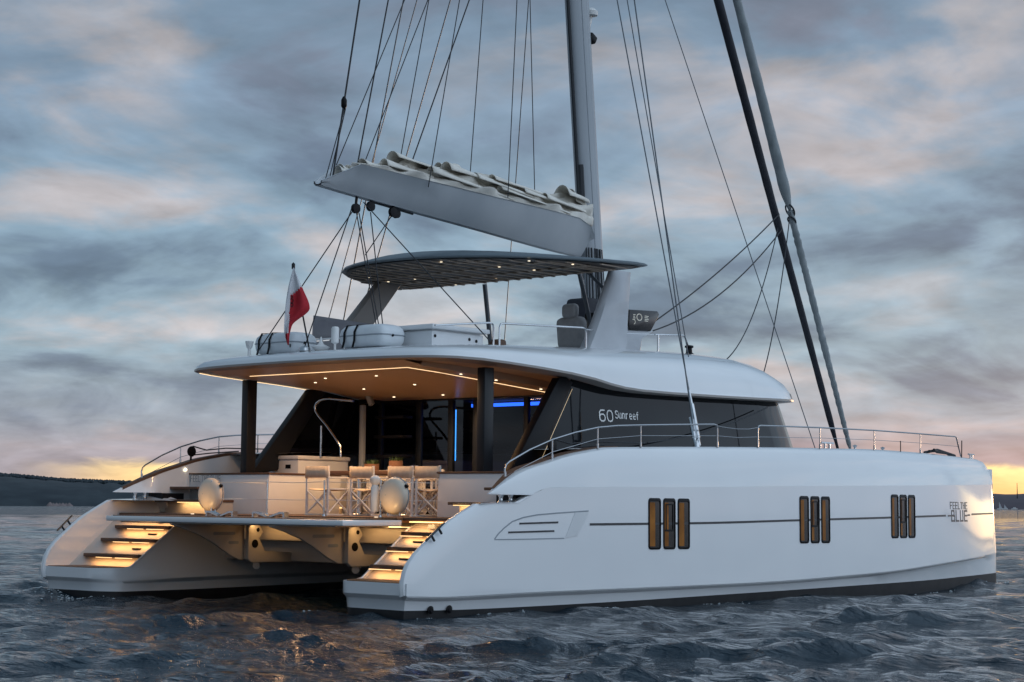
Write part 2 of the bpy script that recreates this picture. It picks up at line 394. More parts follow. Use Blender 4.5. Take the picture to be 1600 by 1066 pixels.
# trees along the ridge line, one wood that reads as a mass
mb = MB()
for i in range(3000):
    a = R_(random.uniform(47, 59)); t = .72+.3*random.random(); dd = t*258
    q = math.degrees(a); r = 1500+dd
    hh = np.interp(t, [0, .05, .25, .55, 1], [0, .22, .62, .9, 1])
    z = -1+pl(q)*1500*hh*(1+dd/1500*.6); w = random.uniform(1.2, 2.6); c = Vector((CAM.x+r*math.cos(a), CAM.y+r*math.sin(a), z))
    rad = [w*random.uniform(.75, 1.2) for _ in range(6)]; h = random.uniform(1.0, 2.6)
    tip = mb.bm.verts.new(c+Vector((random.uniform(-.5, .5), random.uniform(-.5, .5), h)))
    ring = [mb.bm.verts.new(c+Vector((rad[k]*math.cos(k*1.047), rad[k]*math.sin(k*1.047), random.uniform(-.6, .8)+h*.3))) for k in range(6)]
    low = [mb.bm.verts.new(c+Vector((rad[k]*.7*math.cos(k*1.047), rad[k]*.7*math.sin(k*1.047), -1))) for k in range(6)]
    for k in range(6):
        mb.face((ring[k], ring[(k+1) % 6], tip)); mb.face((low[k], low[(k+1) % 6], ring[(k+1) % 6], ring[k]))
o = mb.build('distant_wood', hillm, angle=180, weld=0); o['kind'] = 'stuff'; o['label'] = 'dark wood covering the hill on the left horizon'
def at_az(px, dist, z=0.):                              # ground point in the direction of a bearing
    a = YAW - math.atan((px-800)/FPX); return Vector((CAM.x+dist*math.cos(a), CAM.y+dist*math.sin(a), z))
sand = vary(mat('sand_cliff', rough=.9), .2, (.16, .13, .13), (.24, .19, .18))
mb = MB(); c = at_az(97, 1496)
for k in range(7):
    q = at_az(82+k*5, 1497+k % 2, -.2); mb.lathe([(2.6+random.random()*1.5, 0), (2.0, 1.0+random.random()), (.6, 2.0+random.random()*1.3), (0, 3.0)], 7, q)
o = mb.build('shore_rocks', sand, angle=20); tag(o, 'pale rocky cliff on the water line below the wooded hill', 'rocks', on_boat=False)
# tall thin mast and two small sailing craft off the right headland
mb = MB(); p = at_az(1588, 2700, 14); mb.tube([p, p+Vector((0, 0, 22))], [.8, .35], 6)
tag(mb.build('radio_mast', dgrey), 'thin radio mast standing on the far headland at right', 'mast', on_boat=False)
for px, d, h, lab in ((1560.5, 2300, 9.0, 'white sail of the small boat nearest the bow, far off'), (1568.5, 2350, 6.0, 'tiny pale sailing boat between the two other far white boats'), (1583, 2200, 3.0, 'low white motor boat far off below the radio mast')):
    t = thing('distant_boat', lab, 'boat', at_az(px, d, 0), YAW+1.2, 'tiny boats off the far headland', False)
    m1_ = MB(); m1_.box((-3.2, -1, .1), (3.2, 1, 1.3), .3); m1_.build('hull', whitep, t)
    if h > 5:
        m1_ = MB(); m1_.prism([(-2.4, -.05, 1.6), (.8, -.05, 1.6), (.7, -.05, h)], (0, 0, 0), (0, .1, 0)); m1_.build('sail', fwhite, t)
    else:
        m1_ = MB(); m1_.box((-1.5, -.8, 1.3), (1.2, .8, 2.6), .2); m1_.build('cabin', whitep, t)

# ================================================================== THE CATAMARAN
boat = thing('catamaran', 'large white sailing catamaran with lit cockpit, seen from its stern quarter', 'catamaran')
Yo = pch([-.3, 0, 1.2, 2.4, 3.6, 6, 9, 11, 13, 15, 17, 18.1, 18.3], [4.39, 4.41, 4.5, 4.63, 4.76, 4.9, 5.0, 4.97, 4.85, 4.62, 4.25, 3.99, 3.95])
Yi = pch([0, 5, 10, 15, 17, 18.1, 18.3], [2.76, 2.76, 2.85, 3.3, 3.66, 3.88, 3.91])
ZB = pch([-.3, 1, 4, 8, 11.3, 14, 18.2], [.12, .10, .13, .19, .23, .25, .30])        # top of the black bottom paint
ZC = pch([-.3, .6, 2.4, 8, 10.6, 12.1, 14.6, 18], [.34, .30, .33, .37, .43, .47, .58, .72])   # chine
ZK = pch([2.5, 4, 6, 8, 12, 17.3, 18.3], [1.885, 1.92, 1.945, 1.99, 2.06, 2.16, 2.18])  # knuckle
ZT = pch([1.4, 1.85, 2.24, 2.67, 3.16, 3.63, 4.0, 4.6, 5.5, 8, 10, 12.4, 14, 15.6, 17.3, 17.75, 17.98, 18.1], [1.775, 2.0, 2.16, 2.27, 2.40, 2.48, 2.535, 2.56, 2.59, 2.66, 2.70, 2.74, 2.735, 2.72, 2.70, 2.66, 2.5, 2.25])
PROF = pch([.2, .42, .57, .79, 1.05, 1.34, 1.63], [-.16, -.19, -.17, -.07, .22, .62, 1.2])  # stern profile x(z)
XE = pch([-.5, 0, .7, 1.5, 2.2, 2.8], [18.24, 18.2, 18.16, 18.12, 18.07, 18.0])
def topz(x):                                           # upper edge of the lower side panel
    return float(np.interp(x, [1.2, 2.0, 2.24, 2.55, 2.7], [1.63, 1.65, 1.77, 1.88, ZK(2.7)])) if x < 2.7 else ZK(x)
def ytop(x): return .012+.05*min(1, max(0, (x-14.5)/2.5))
def yside(x, u): return Yo(x) - ytop(x)*u
def S(s, p): return (p[0], s*p[1], p[2])
def ti(x): return min(.5+max(0, x-.54)*.77, 1.30) if x < 3 else min(1.30+(x-3)*.35, 2.5)
ts = [0, .006, .014, .025, .04, .06, .08, .10, .115, .13, .15, .18] + list(np.linspace(.22, .94, 34)) + [.96, .975, .985, .993, 1.]
def hull_side(s):
    t = boat
    # ---- outer side: chine to knuckle, rolled stern edge, inner face of the stern bulwark
    us = [0, .03, .08, .16, .25, .35, .46, .57, .68, .79, .89, .96, 1.]
    mb = MB(); rows = []; toprow = []
    for u in us:
        zs = .31+u*(1.63-.31); xs = PROF(zs); row = []
        if zs > .50:
            for x in (3.0, 2.2, 1.4, .8, .4):
                xx = max(x, xs+.10)
                row.append(S(s, (xx, Yo(xx)-.15, min(.31+u*(topz(max(xx, 1.2))-.31), 1.63))))
            row.append(S(s, (xs+.03, Yo(xs)-.145, zs))); row.append(S(s, (xs+.004, Yo(xs)-.12, zs)))
        else:
            for _ in range(5): row.append(S(s, (xs+.10, Yo(xs)-.15, zs)))
            row.append(S(s, (xs+.03, Yo(xs)-.145, zs))); row.append(S(s, (xs+.004, Yo(xs)-.12, zs)))
        row.append(S(s, (xs, Yo(xs)-.085, zs)))
        for q in ts:
            x = xs+.02+q*(XE(zs)-xs-.02)
            z = ZC(x)+u*(topz(x)-ZC(x)) if x > 1.2 else ZC(x)+(zs-.31)*(1.63-ZC(x))/(1.63-.31)
            e = (x-xs)
            off = .05*math.exp(-(e/.14)**1.2)
            bowr = 0 if q < 1 else .03
            row.append(S(s, (x, yside(x, u)-off-bowr, z)))
        rows.append(row)
    vv = mb.grid(rows)
    # shoulder cap between the outer and inner skins
    top = rows[-1]; caps = [[], []]
    for x in lin(1.26, 2.3, 8):
        caps[0].append(S(s, (x, Yo(x)-.035, topz(x)+.012))); caps[1].append(S(s, (x, Yo(x)-.16, topz(x)+.004)))
    oc = [S(s, (x, Yo(x), topz(x))) for x in lin(1.26, 2.3, 8)]; ic = [S(s, (x, Yo(x)-.9, 1.63)) for x in lin(1.26, 2.3, 8)]
    mb.grid([oc, caps[0], caps[1], ic])
    # ---- band between boot top and chine with its overhanging spray rail, wrapped round the transom and up the inside
    def outline(off):
        pts = []
        for q in reversed(ts):
            x = -.14+off*.6+q*(18.165+.14-off*.6); pts.append((x, Yo(x)-max(off*min(1., (18.3-x)/2.5), .012)-(.02 if q > .999 else 0)))
        x0 = -.12+off*.6
        pts += [(x0-.02, 4.2), (x0, 3.8), (x0+.02, 3.4)] + [(x0+.45-.43*math.cos(q), 3.22-.43*math.sin(q)) for q in lin(.12, 1.57, 9)]
        for x in (1.0, 1.6, 2.2, 3.2, 5, 8, 11, 14, 16, 17.3, 17.9, 18.12): pts.append((x, Yi(x)+off*min(1., (18.3-x)/2.5)))
        return pts
    rows = []
    for off, f in ((.15, lambda x: ZB(x)), (.12, lambda x: ZB(x)*.35+ZC(x)*.65), (.10, lambda x: ZC(x)-.055), (.02, lambda x: ZC(x)-.02), (.0, lambda x: ZC(x))):
        rows.append([S(s, (x, y, f(x))) for x, y in outline(off)])
    mb.grid(rows)
    # transom and inner wall, chine to platform level
    no = len(ts)
    rr = []
    for zf in (0, .5, 1.):
        rr.append([S(s, (x, y, ZC(x)+(max(.50, ZC(x)+.05)-ZC(x))*zf)) for x, y in outline(.0)[no-1:]])
    mb.grid(rr)
    # inner wall above platform level, cut along the stair line
    xs_ = [.38, .6, .8, 1.0, 1.2, 1.5, 1.56, 2.2, 3.2, 5, 8, 11, 14, 16, 17.3, 17.9, 18.1]
    rr = [[S(s, (x, Yi(x)+.03, max(.5, ZC(x)+.05)+(ti(x)-max(.5, ZC(x)+.05))*k/3)) for x in xs_] for k in range(4)]
    mb.grid(rr)
    h = mb.build('hull', gel, t, angle=28)
    # ---- bottom paint
    mb = MB(); rows = []
    for off, zf in ((.16, 0), (.2, .35), (.34, .75), (.6, 1.)):
        row = []
        for x, y in outline(off): row.append(S(s, (x, y, ZB(x)+(-.75-ZB(x))*zf)))
        rows.append(row)
    mb.grid(rows); mb.build('bottom_paint', boot, h, angle=40)
    # ---- upper bulwark: knuckle to deck edge, tip overhanging the stern
    mb = MB(); rows = [[] for _ in range(11)]
    xs2 = [1.4, 1.5, 1.65, 1.85, 2.05, 2.24, 2.45, 2.6, 2.8, 3.0, 3.3, 3.65, 4.0, 4.4] + list(np.linspace(5, 17, 26)) + [17.4, 17.7, 17.9, 17.98, 18.04, 18.08]
    for x in xs2:
        zb = 1.77 if x < 2.24 else topz(x); zt = max(ZT(x), zb+.01); hgt = zt-zb
        y = Yo(x); nar = min(1, (x-1.36)/.8)*.95+.05
        wcap = .30*nar; inz = 1.42 if x > 2.3 else 1.77
        inset = min(.16, hgt*.24)
        prof = [(y-.004, zb), (y-inset*.18, zb+hgt*.3), (y-inset*.42, zb+hgt*.6), (y-inset*.72, zb+hgt*.84), (y-inset, zb+hgt*.95), (y-inset-.05*nar, zb+hgt*.992), (y-inset-.10*nar, zt),
                (y-inset-.10*nar-wcap*.55, zt+.0), (y-inset-.10*nar-wcap*.6, zt-.03*min(1, hgt/.1)), (y-inset-.13*nar-wcap*.62, inz if x > 1.6 else zb), (y-.02, zb if x < 2.24 else inz)]
        for k, (yy, zz) in enumerate(prof):
            xx = x
            if x > 17.8: yy = max(yy, Yi(x)+.02)
            rows[k].append(S(s, (xx, yy-(ytop(x) if x > 2.24 else .0), zz)))
    vv = mb.grid(rows)
    mb.face([v[0] for v in vv]); mb.face([v[-1] for v in vv][::-1])
    # rounded stem closing plate
    bw = mb.build('bulwark', gel, t, angle=30)
    # dark recess behind the mooring cleats, under the overhanging tip
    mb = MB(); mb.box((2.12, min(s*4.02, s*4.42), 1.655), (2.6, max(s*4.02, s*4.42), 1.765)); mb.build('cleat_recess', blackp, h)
    # teak capping on the after part of the bulwark
    mb = MB(); a, b = [], []
    for x in lin(1.55, 4.4, 16):
        nar = min(1, (x-1.36)/.8)*.95+.05; zb = 1.77 if x < 2.24 else topz(x); hgt = ZT(x)-zb; inset = min(.16, hgt*.24)
        y0 = Yo(x)-inset-.125*nar; y1 = y0-.17*nar
        a.append(S(s, (x, y0, ZT(x)+.012))); b.append(S(s, (x, y1, ZT(x)+.012)))
    mb.grid([[(p[0], p[1], p[2]-.03) for p in a], a, b, [(p[0], p[1], p[2]-.05) for p in b]])
    mb.build('teak_capping', teakd, bw)
    return h, bw
HULLS = {s: hull_side(s) for s in (-1, 1)}

def on_hull(s, x, z, proud=0.):
    u = (z-ZC(x))/(topz(x)-ZC(x)); return Vector(S(s, (x, yside(x, u)+proud, z)))
def ribbon(mb, s, pts, w, th=.006):                     # a flat strip laid on the hull side
    P = [on_hull(s, x, z) for x, z in pts]; rows = [[], [], [], []]
    for i, (x, z) in enumerate(pts):
        d = (Vector((*pts[min(i+1, len(pts)-1)], 0))-Vector((*pts[max(i-1, 0)], 0))).normalized(); n = Vector((-d.y, d.x))
        for k, (o_, pr) in enumerate(((-w/2, .0), (-w/2, th), (w/2, th), (w/2, .0))):
            rows[k].append(on_hull(s, x+n.x*o_, z+n.y*o_, pr))
    vv = mb.grid(rows); mb.face([v[0] for v in vv]); mb.face([v[-1] for v in vv][::-1])
def rrect(cx, cz, w, h, r, n=4):
    pts = []
    for (ox, oz, a0) in ((w/2-r, h/2-r, 0), (-w/2+r, h/2-r, 90), (-w/2+r, -h/2+r, 180), (w/2-r, -h/2+r, 270)):
        for k in range(n+1):
            a = math.radians(a0+90*k/n); pts.append((cx+ox+r*math.cos(a), cz+oz+r*math.sin(a)))
    return pts
def plate(mb, s, poly, p0, p1):
    lo = [mb.bm.verts.new(on_hull(s, x, z, p0)) for x, z in poly]; hi = [mb.bm.verts.new(on_hull(s, x, z, p1)) for x, z in poly]
    mb.face(hi)
    for i in range(len(poly)): mb.face((lo[i], lo[(i+1) % len(poly)], hi[(i+1) % len(poly)], hi[i]))
paneg = mat('amber_glass', (.016, .012, .010), .08, spec=.3)
for s in (-1, 1):
    h, bw = HULLS[s]
    for gi, (xa, xb, za, zb) in enumerate(((4.82, 5.85, .94, 1.755), (8.93, 9.92, 1.01, 1.835), (12.18, 13.2, 1.08, 1.90))):
        wid = (xb-xa-.12)/3
        for k in range(3):
            c = xa+wid/2+k*(wid+.06)
            zm = (za+zb)/2; lo_ = rrect(c, zm, wid, zb-za, .055); li_ = rrect(c, zm-.010, wid-.052, zb-za-.085, .035)
            mb = MB(); mb.grid([[on_hull(s, x, z, p_) for x, z in lp_] for lp_, p_ in ((lo_, -.01), (lo_, .010), (rrect(c, zm, wid-.02, zb-za-.02, .05), .017), (rrect(c, zm-.010, wid-.04, zb-za-.07, .042), .017), (li_, .0035))], close_u=True)
            w_ = mb.build('hull_window', blackp, boat)
            mb = MB(); plate(mb, s, rrect(c, zm-.010, wid-.048, zb-za-.08, .036), -.01, .003); mb.build('window_pane', paneg, w_)
            sh = (.55, .48, .4)[gi]
            mb = MB(); x0 = c-(wid-.07)/2; sh = sh if k != 1 else sh*.75; plate(mb, s, [(x0, za+.05), (x0+(wid-.07)*sh, za+.05), (x0+(wid-.07)*sh, zb-.07), (x0, zb-.07)], .002, .0045)
            mb.build('lit_blind', orangew, w_)
            if k == 1:
                mb = MB(); zz = za+.30; ribbon(mb, s, [(c-wid*.36, zz), (c+wid*.36, zz)], .03, .012); ribbon(mb, s, [(c-wid*.28, zz), (c-wid*.28, zb-.1)], .02, .012); ribbon(mb, s, [(c+wid*.28, zz), (c+wid*.28, zb-.1)], .02, .012); ribbon(mb, s, [(c-wid*.3, zb-.1), (c+wid*.3, zb-.1)], .02, .012)
                mb.build('opening_frame', blackp, w_)
    zst = pch([3.4, 6.2, 8.8, 14.8, 17.6, 18.1], [1.335, 1.36, 1.41, 1.51, 1.555, 1.56])
    mb = MB(); ribbon(mb, s, [(x, zst(x)) for x in lin(3.47, 14.72, 40)], .036, .004); ribbon(mb, s, [(x, zst(x)) for x in lin(16.32, 18.0, 8)], .034, .004)
    mb.build('pinstripe', lineb, h)
    # engine-room air intake
    mb = MB()
    arc = [(1.53, 1.115), (1.6, 1.19), (1.72, 1.28), (1.88, 1.375), (2.1, 1.435), (2.37, 1.475), (2.8, 1.505), (3.44, 1.54)]
    ribbon(mb, s, arc, .02, .004); ribbon(mb, s, [(1.53, 1.11), (2.2, 1.115), (2.93, 1.125)], .016, .004)
    v_ = mb.build('air_intake', seam, boat)
    mb = MB(); ribbon(mb, s, [(2.02, 1.345), (2.80, 1.365)], .026, .008); ribbon(mb, s, [(1.80, 1.215), (2.72, 1.235)], .026, .008); mb.build('intake_slot', lineb, v_)
    mb = MB(); plate(mb, s, [(2.95, 1.13), (3.2, 1.165), (3.46, 1.525), (3.15, 1.515)], 0, .006); mb.build('intake_lip', gelm, v_)
    # skin fittings low on the quarter
    for xx in (.42, .78):
        mb = MB(); mb.lathe([(.0, .0), (.05, .0), (.06, -.02), (.035, -.03), (.03, -.04)], 14, S(s, (xx, Yo(xx)-.135, .115)), 'y'); mb.build('skin_fitting', blackp, h)

# lettering made of strokes, in the squared style of the name on the hull
STROKES = {'F': [[(0, 0), (0, 1), (.9, 1)], [(0, .52), (.75, .52)]], 'E': [[(.9, 0), (0, 0), (0, 1), (.9, 1)], [(0, .52), (.8, .52)]], 'L': [[(0, 1), (0, 0), (.85, 0)]],
           'T': [[(-.05, 1), (.95, 1)], [(.45, 1), (.45, 0)]], 'H': [[(0, 0), (0, 1)], [(.85, 0), (.85, 1)], [(0, .52), (.85, .52)]],
           'B': [[(0, 0), (0, 1), (.75, 1), (.75, .56), (.0, .52)], [(.0, .52), (.9, .48), (.9, 0), (0, 0)]], 'U': [[(0, 1), (0, 0), (.85, 0), (.85, 1)]],
           '6': [[(.75, 1), (.25, .98), (.04, .78), (0, .45), (.04, .14), (.22, 0), (.55, 0), (.76, .14), (.8, .34), (.74, .52), (.55, .62), (.2, .60), (.02, .42)]],
           '0': [[(.4, 1), (.15, .94), (.02, .75), (0, .5), (.02, .25), (.15, .06), (.4, 0), (.65, .06), (.78, .25), (.8, .5), (.78, .75), (.65, .94), (.4, 1)]],
           "'": [[(.2, 1), (.16, .8)]],
           'S': [[(.8, .9), (.6, 1), (.2, 1), (.02, .88), (.02, .66), (.2, .54), (.62, .48), (.8, .34), (.8, .12), (.6, 0), (.18, 0), (0, .1)]],
           'u': [[(0, .7), (0, .14), (.14, 0), (.5, 0), (.66, .14)], [(.66, .7), (.66, 0)]], 'n': [[(0, 0), (0, .7)], [(0, .56), (.16, .7), (.5, .7), (.66, .56), (.66, 0)]],
           'r': [[(0, 0), (0, .7)], [(0, .52), (.18, .68), (.42, .7)]], 'e': [[(.02, .36), (.66, .36), (.64, .58), (.5, .7), (.16, .7), (0, .56), (0, .14), (.16, 0), (.6, .0)]],
           'f': [[(.5, 1), (.3, 1), (.17, .88), (.17, 0)], [(0, .68), (.46, .68)]]}
def letters(mb, text, place, x0, z0, w, h, adv, sw, mirror=False):
    # place(x, z, proud) -> 3-D point; strokes as thin raised bars
    n = len(text)
    for i, ch in enumerate(text):
        if ch == ' ': continue
        ox = x0+adv*(i if not mirror else i)
        for st_ in STROKES[ch]:
            for (a, b) in zip(st_[:-1], st_[1:]):
                A = Vector((ox+a[0]*w, z0+a[1]*h)); B = Vector((ox+b[0]*w, z0+b[1]*h)); d = (B-A); ln = d.length
                if ln < 1e-6: continue
                d /= ln; nn = Vector((-d.y, d.x))*sw/2; A2 = A-d*sw*.45; B2 = B+d*sw*.45
                lo = [mb.bm.verts.new(place(p.x, p.y, 0)) for p in (A2-nn, B2-nn, B2+nn, A2+nn)]
                hi = [mb.bm.verts.new(place(p.x, p.y, .004+.0003*(i % 2))) for p in (A2-nn, B2-nn, B2+nn, A2+nn)]
                mb.face(hi)
                for k in range(4): mb.face((lo[k], lo[(k+1) % 4], hi[(k+1) % 4], hi[k]))
    return mb
mb = MB(); pf = lambda x, z, p: on_hull(-1, x, z, p)
letters(mb, 'FEELTHE', pf, 14.98, 1.645, .115, .13, .157, .018); mb.build('name_first_line', lineb, HULLS[-1][0], weld=0); mb = MB()
letters(mb, 'BLUE', pf, 15.05, 1.405, .19, .20, .262, .034)
ribbon(mb, -1, [(14.84, 1.505), (15.03, 1.508)], .03, .005); ribbon(mb, -1, [(16.04, 1.52), (16.2, 1.525)], .03, .005)
mb.build('name_second_line', lineb, HULLS[-1][0], weld=0)

# ------------------------------------------------------------------ stern steps, both sides
def area(name, loc, energy, sx, sy, aim, parent, col=LEDW):
    return light(name, 'AREA', loc, energy, col, parent, aim, shape='RECTANGLE', size=sx, size_y=sy)
for s in (-1, 1):
    h = HULLS[s][0]
    mb = MB()
    mb.prism([S(s, p) for p in ((-.10, 4.27, .49), (-.08, 3.5, .49), (-.03, 3.12, .49), (.06, 2.96, .49), (.2, 2.85, .49), (.36, 2.81, .49), (.75, 2.80, .49), (.75, 4.36, .49))], (0, 0, 0), (0, 0, .018)); mb.build('bathing_step', teak, boat)
    # moulded stair flight
    def rx(z): return .60+(z-.5)*1.27
    mb = MB(); rows = []
    for z in (.50, .68, .70, .94, .96, 1.16, 1.18, 1.37):
        x = rx(z); rows.append([S(s, (x-.012, 2.80, z)), S(s, (x, 2.86, z)), S(s, (x+.02, 3.6, z)), S(s, (x+.03, 3.95, z)), S(s, (x-.06, 4.15, z)), S(s, (x-.28, Yo(max(x, 0))-.15, z))])
    mb.grid(rows)
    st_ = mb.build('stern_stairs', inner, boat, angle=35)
    mb = MB(); mb.tube([S(s, (.52, 2.79, .505)), S(s, (1.0, 2.79, ti(1.0)+.004)), S(s, (1.5, 2.79, ti(1.5)+.004))], .018, 6); mb.build('stair_stringer', gel, st_)
    # small hatches in the risers
    for (zz, y0) in ((.80, 3.12), (1.05, 3.10)):
        mb = MB(); mb.box((rx(zz)-.02, min(s*y0, s*(y0+.22)), zz-.012), (rx(zz)+.03, max(s*y0, s*(y0+.22)), zz+.012)); mb.build('grip_slot', blackp, st_)
    for i, (z, x) in enumerate(((.69, .70), (.95, 1.05), (1.175, 1.345))):
        xo = x+.02
        mb = MB(); mb.prism([S(s, p) for p in ((x-.02, 2.80, z-.035), (x-.10, 3.1, z-.035), (x-.15, 3.8, z-.035), (x-.10, 4.22, z-.035), (x+.20, 4.24, z-.035), (x+.20, 2.80, z-.035))], (0, 0, 0), (0, 0, .056), .006)
        tr = mb.build('stair_tread', teakd, boat)
        for (ya, yb) in ((2.86, 3.32), (3.42, 3.86)):
            mb = MB(); mb.box((x-.105, min(s*ya, s*yb), z-.046), (x-.09, max(s*ya, s*yb), z-.0365)); mb.build('tread_light', ledw, tr)
        area('tread_lamp', S(s, (x-.07, 3.45, z-.05)), 2.4, 1.1, .06, (.5, 0, -1), boat, (1, .50, .17))
    # brightly lit riser under the side deck
    mb = MB(); mb.box((1.50, min(s*2.8, s*4.2), 1.335), (1.53, max(s*2.8, s*4.2), 1.352)); mb.build('deck_edge_light', ledw, st_)
    area('deck_edge_lamp', S(s, (1.34, 3.45, 1.33)), 5, 1.2, .08, (.6, 0, -1), boat, (1, .52, .18))
    mb = MB(); mb.box((1.475, min(s*3.22, s*3.36), 1.25), (1.52, max(s*3.22, s*3.36), 1.31)); mb.build('drain_grille', seam, st_)
    # side deck at cockpit level, with dark teak edge
    mb = MB(); mb.box((1.42, min(s*2.72, s*4.34), 1.356), (3.0, max(s*2.72, s*4.34), 1.41), .006); mb.build('side_deck', teakd, boat)
    # two teak steps up to the side deck
    for (x0, x1, y0, y1, z) in ((2.15, 2.9, 2.98, 4.28, 1.655), (2.45, 2.9, 3.46, 4.36, 1.885)):
        mb = MB(); mb.box((x0, min(s*y0, s*y1), z-.045), (x1, max(s*y0, s*y1), z), .008); tr = mb.build('side_deck_step', teakd, boat)
        if z < 1.8:
            mb = MB(); mb.box((x0+.05, min(s*3.05, s*3.7), z-.056), (x0+.075, max(s*3.05, s*3.7), z-.0455)); mb.build('tread_light', ledw, tr)
            area('side_step_lamp', S(s, (x0+.15, 3.4, z-.06)), 2.4, .8, .08, (.4, 0, -1), boat)
            mb = MB(); mb.box((x0+.25, min(s*3.0, s*4.3), 1.41), (x1, max(s*3.0, s*4.3), z-.046)); mb.build('step_riser', inner, tr)
    # long rod cleat on the stern edge
    a, b = Vector(S(s, (.53, 4.47, 1.30))), Vector(S(s, (.24, 4.43, 1.07))); n_ = Vector((-.62, 0, .78))
    mb = MB(); a2, b2 = a+n_*.05, b+n_*.05; d = (a2-b2)*.06; mb.tube([b2-d, a2+d], .016, 8)
    for q in (.28, .72): p = b.lerp(a, q); mb.tube([p-n_*.05, p+n_*.05], .018, 8)
    mb.build('mooring_cleat', dsteel, boat)
    # cleats under the bulwark tip
    for xx in (1.80, 2.02):
        mb = MB(); mb.lathe([(.05, 0), (.03, .03), (.028, .07), (.05, .115)], 12, S(s, (xx, 4.40, 1.655))); mb.build('bollard', steel, boat)
    # navigation courtesy lamp on the bulwark face
    mb = MB(); mb.lathe([(.0, -.02), (.026, -.012), (.03, .0)] if s > 0 else [(.0, .02), (.026, .012), (.03, .0)], 14, S(s, (2.82, 4.262, 2.2)), 'y'); mb.build('courtesy_light', spotm, boat)

# ------------------------------------------------------------------ deck, bridge deck and cockpit
mb = MB()
mb.box((1.30, -2.74, 1.33), (2.9, 2.74, 1.408)); mb.box((2.9, -4.35, 1.33), (6.0, 4.35, 1.408)); mb.build('cockpit_floor', teak, boat)
for s in (-1, 1):
    rows = [[], []]
    for x in lin(3.9, 17.6, 30):
        rows[0].append(S(s, (x, Yo(x)-.40, ZT(x)-.015))); rows[1].append(S(s, (x, max(Yi(x)-.05, 2.9 if x < 12.5 else 0), ZT(x)-.012)))
    mb = MB(); mb.grid(rows); mb.build('side_deck_panel', gelm, boat)
mb = MB(); rows = [[(x, -3.2, ZT(x)-.013) for x in lin(11, 16.6, 6)], [(x, 3.2, ZT(x)-.013) for x in lin(11, 16.6, 6)]]; mb.grid(rows); mb.build('fore_deck', gelm, boat)
mb = MB(); mb.box((16.9, -3.4, 2.35), (17.2, 3.4, 2.62), .06); mb.build('fore_beam', gelm, boat)
# bridge deck between the hulls, with its stern face
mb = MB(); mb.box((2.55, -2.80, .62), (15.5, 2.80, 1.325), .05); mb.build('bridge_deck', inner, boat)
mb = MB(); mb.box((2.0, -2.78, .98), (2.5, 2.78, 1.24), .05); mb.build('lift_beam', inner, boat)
# lifting platform
mb = MB(); mb.prism([(.05, -2.86, 1.285), (1.28, -2.86, 1.285), (1.28, 2.86, 1.285), (.05, 2.86, 1.285)], (0, 0, 0), (0, 0, .085), .012)
plat = mb.build('lifting_platform', gel, boat)
mb = MB(); mb.box((.13, -2.78, 1.369), (1.27, 2.78, 1.384)); mb.build('platform_teak', teak, plat)
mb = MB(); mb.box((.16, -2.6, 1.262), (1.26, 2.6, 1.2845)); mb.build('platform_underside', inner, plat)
for y in (1.2, -1.2):
    mb = MB()
    bot = [(1.62, .66), (1.50, .67), (1.30, .76), (1.0, .93), (.7, 1.07), (.4, 1.17), (.1, 1.245)]
    mb.prism([(1.62, y-.03, 1.262), (.1, y-.03, 1.262)] + [(x, y-.03, z) for x, z in bot[::-1]], (0, 0, 0), (0, .06, 0), .006)
    ar = mb.build('lift_arm', inner, boat)
    for (x0, x1, z) in ((.95, 1.42, 1.10), (1.28, 1.5, .95)):
        mb = MB(); ys = y-.034; mb.prism([(x, ys, zz) for x, zz in rrect((x0+x1)/2, z, x1-x0, .05, .024)], (0, 0, 0), (0, .002, 0)); mb.build('arm_slot', seam, ar)
    mb = MB(); mb.prism([(x, y-.16, z) for x, z in ((1.60, .68), (1.60, 1.27), (1.82, 1.27), (1.92, 1.12), (1.82, 1.02), (1.95, .80), (2.6, .78), (2.6, .62), (1.68, .62))], (0, 0, 0), (0, .08, 0), .01)
    hb = mb.build('hinge_bracket', inner, boat)
    for (x, z, r) in ((1.74, .93, .07), (1.80, 1.16, .035)):
        mb = MB(); mb.lathe([(r, -.002), (r, .0), (0, .0)], 18, (x, y-.163, z), 'y'); mb.build('pivot_hole', blackp, hb)
    mb = MB(); mb.tube([(2.1, y+.15, .62), (1.90, y-.02, .56)], .06, 14); mb.tube([(1.905, y-.016, .5615), (1.895, y-.0245, .5585)], .035, 12); mb.build('ram_foot', inner, hb)
for (ya, yb) in ((1.68, 1.2), (-.74, -1.17)):
    mb = MB(); mb.box((1.19, min(ya, yb)+.02, 1.205), (1.23, max(ya, yb)-.02, 1.225)); mb.build('platform_light', ledw, plat)
    area('platform_lamp', (1.25, (ya+yb)/2, 1.19), 1.2, .45, .08, (.5, 0, -1), boat)
area('platform_lamp', (1.7, .6, 1.255), 3, 1.0, .15, (.5, 0, -1), boat)
area('platform_lamp', (1.7, -1.9, 1.255), 4, 1.0, .15, (.4, 0, -1), boat)
mb = MB(); mb.box((1.72, -2.6, 1.252), (1.76, -1.4, 1.264)); mb.box((1.72, .25, 1.252), (1.76, 1.05, 1.264)); mb.build('beam_light', ledw, boat)
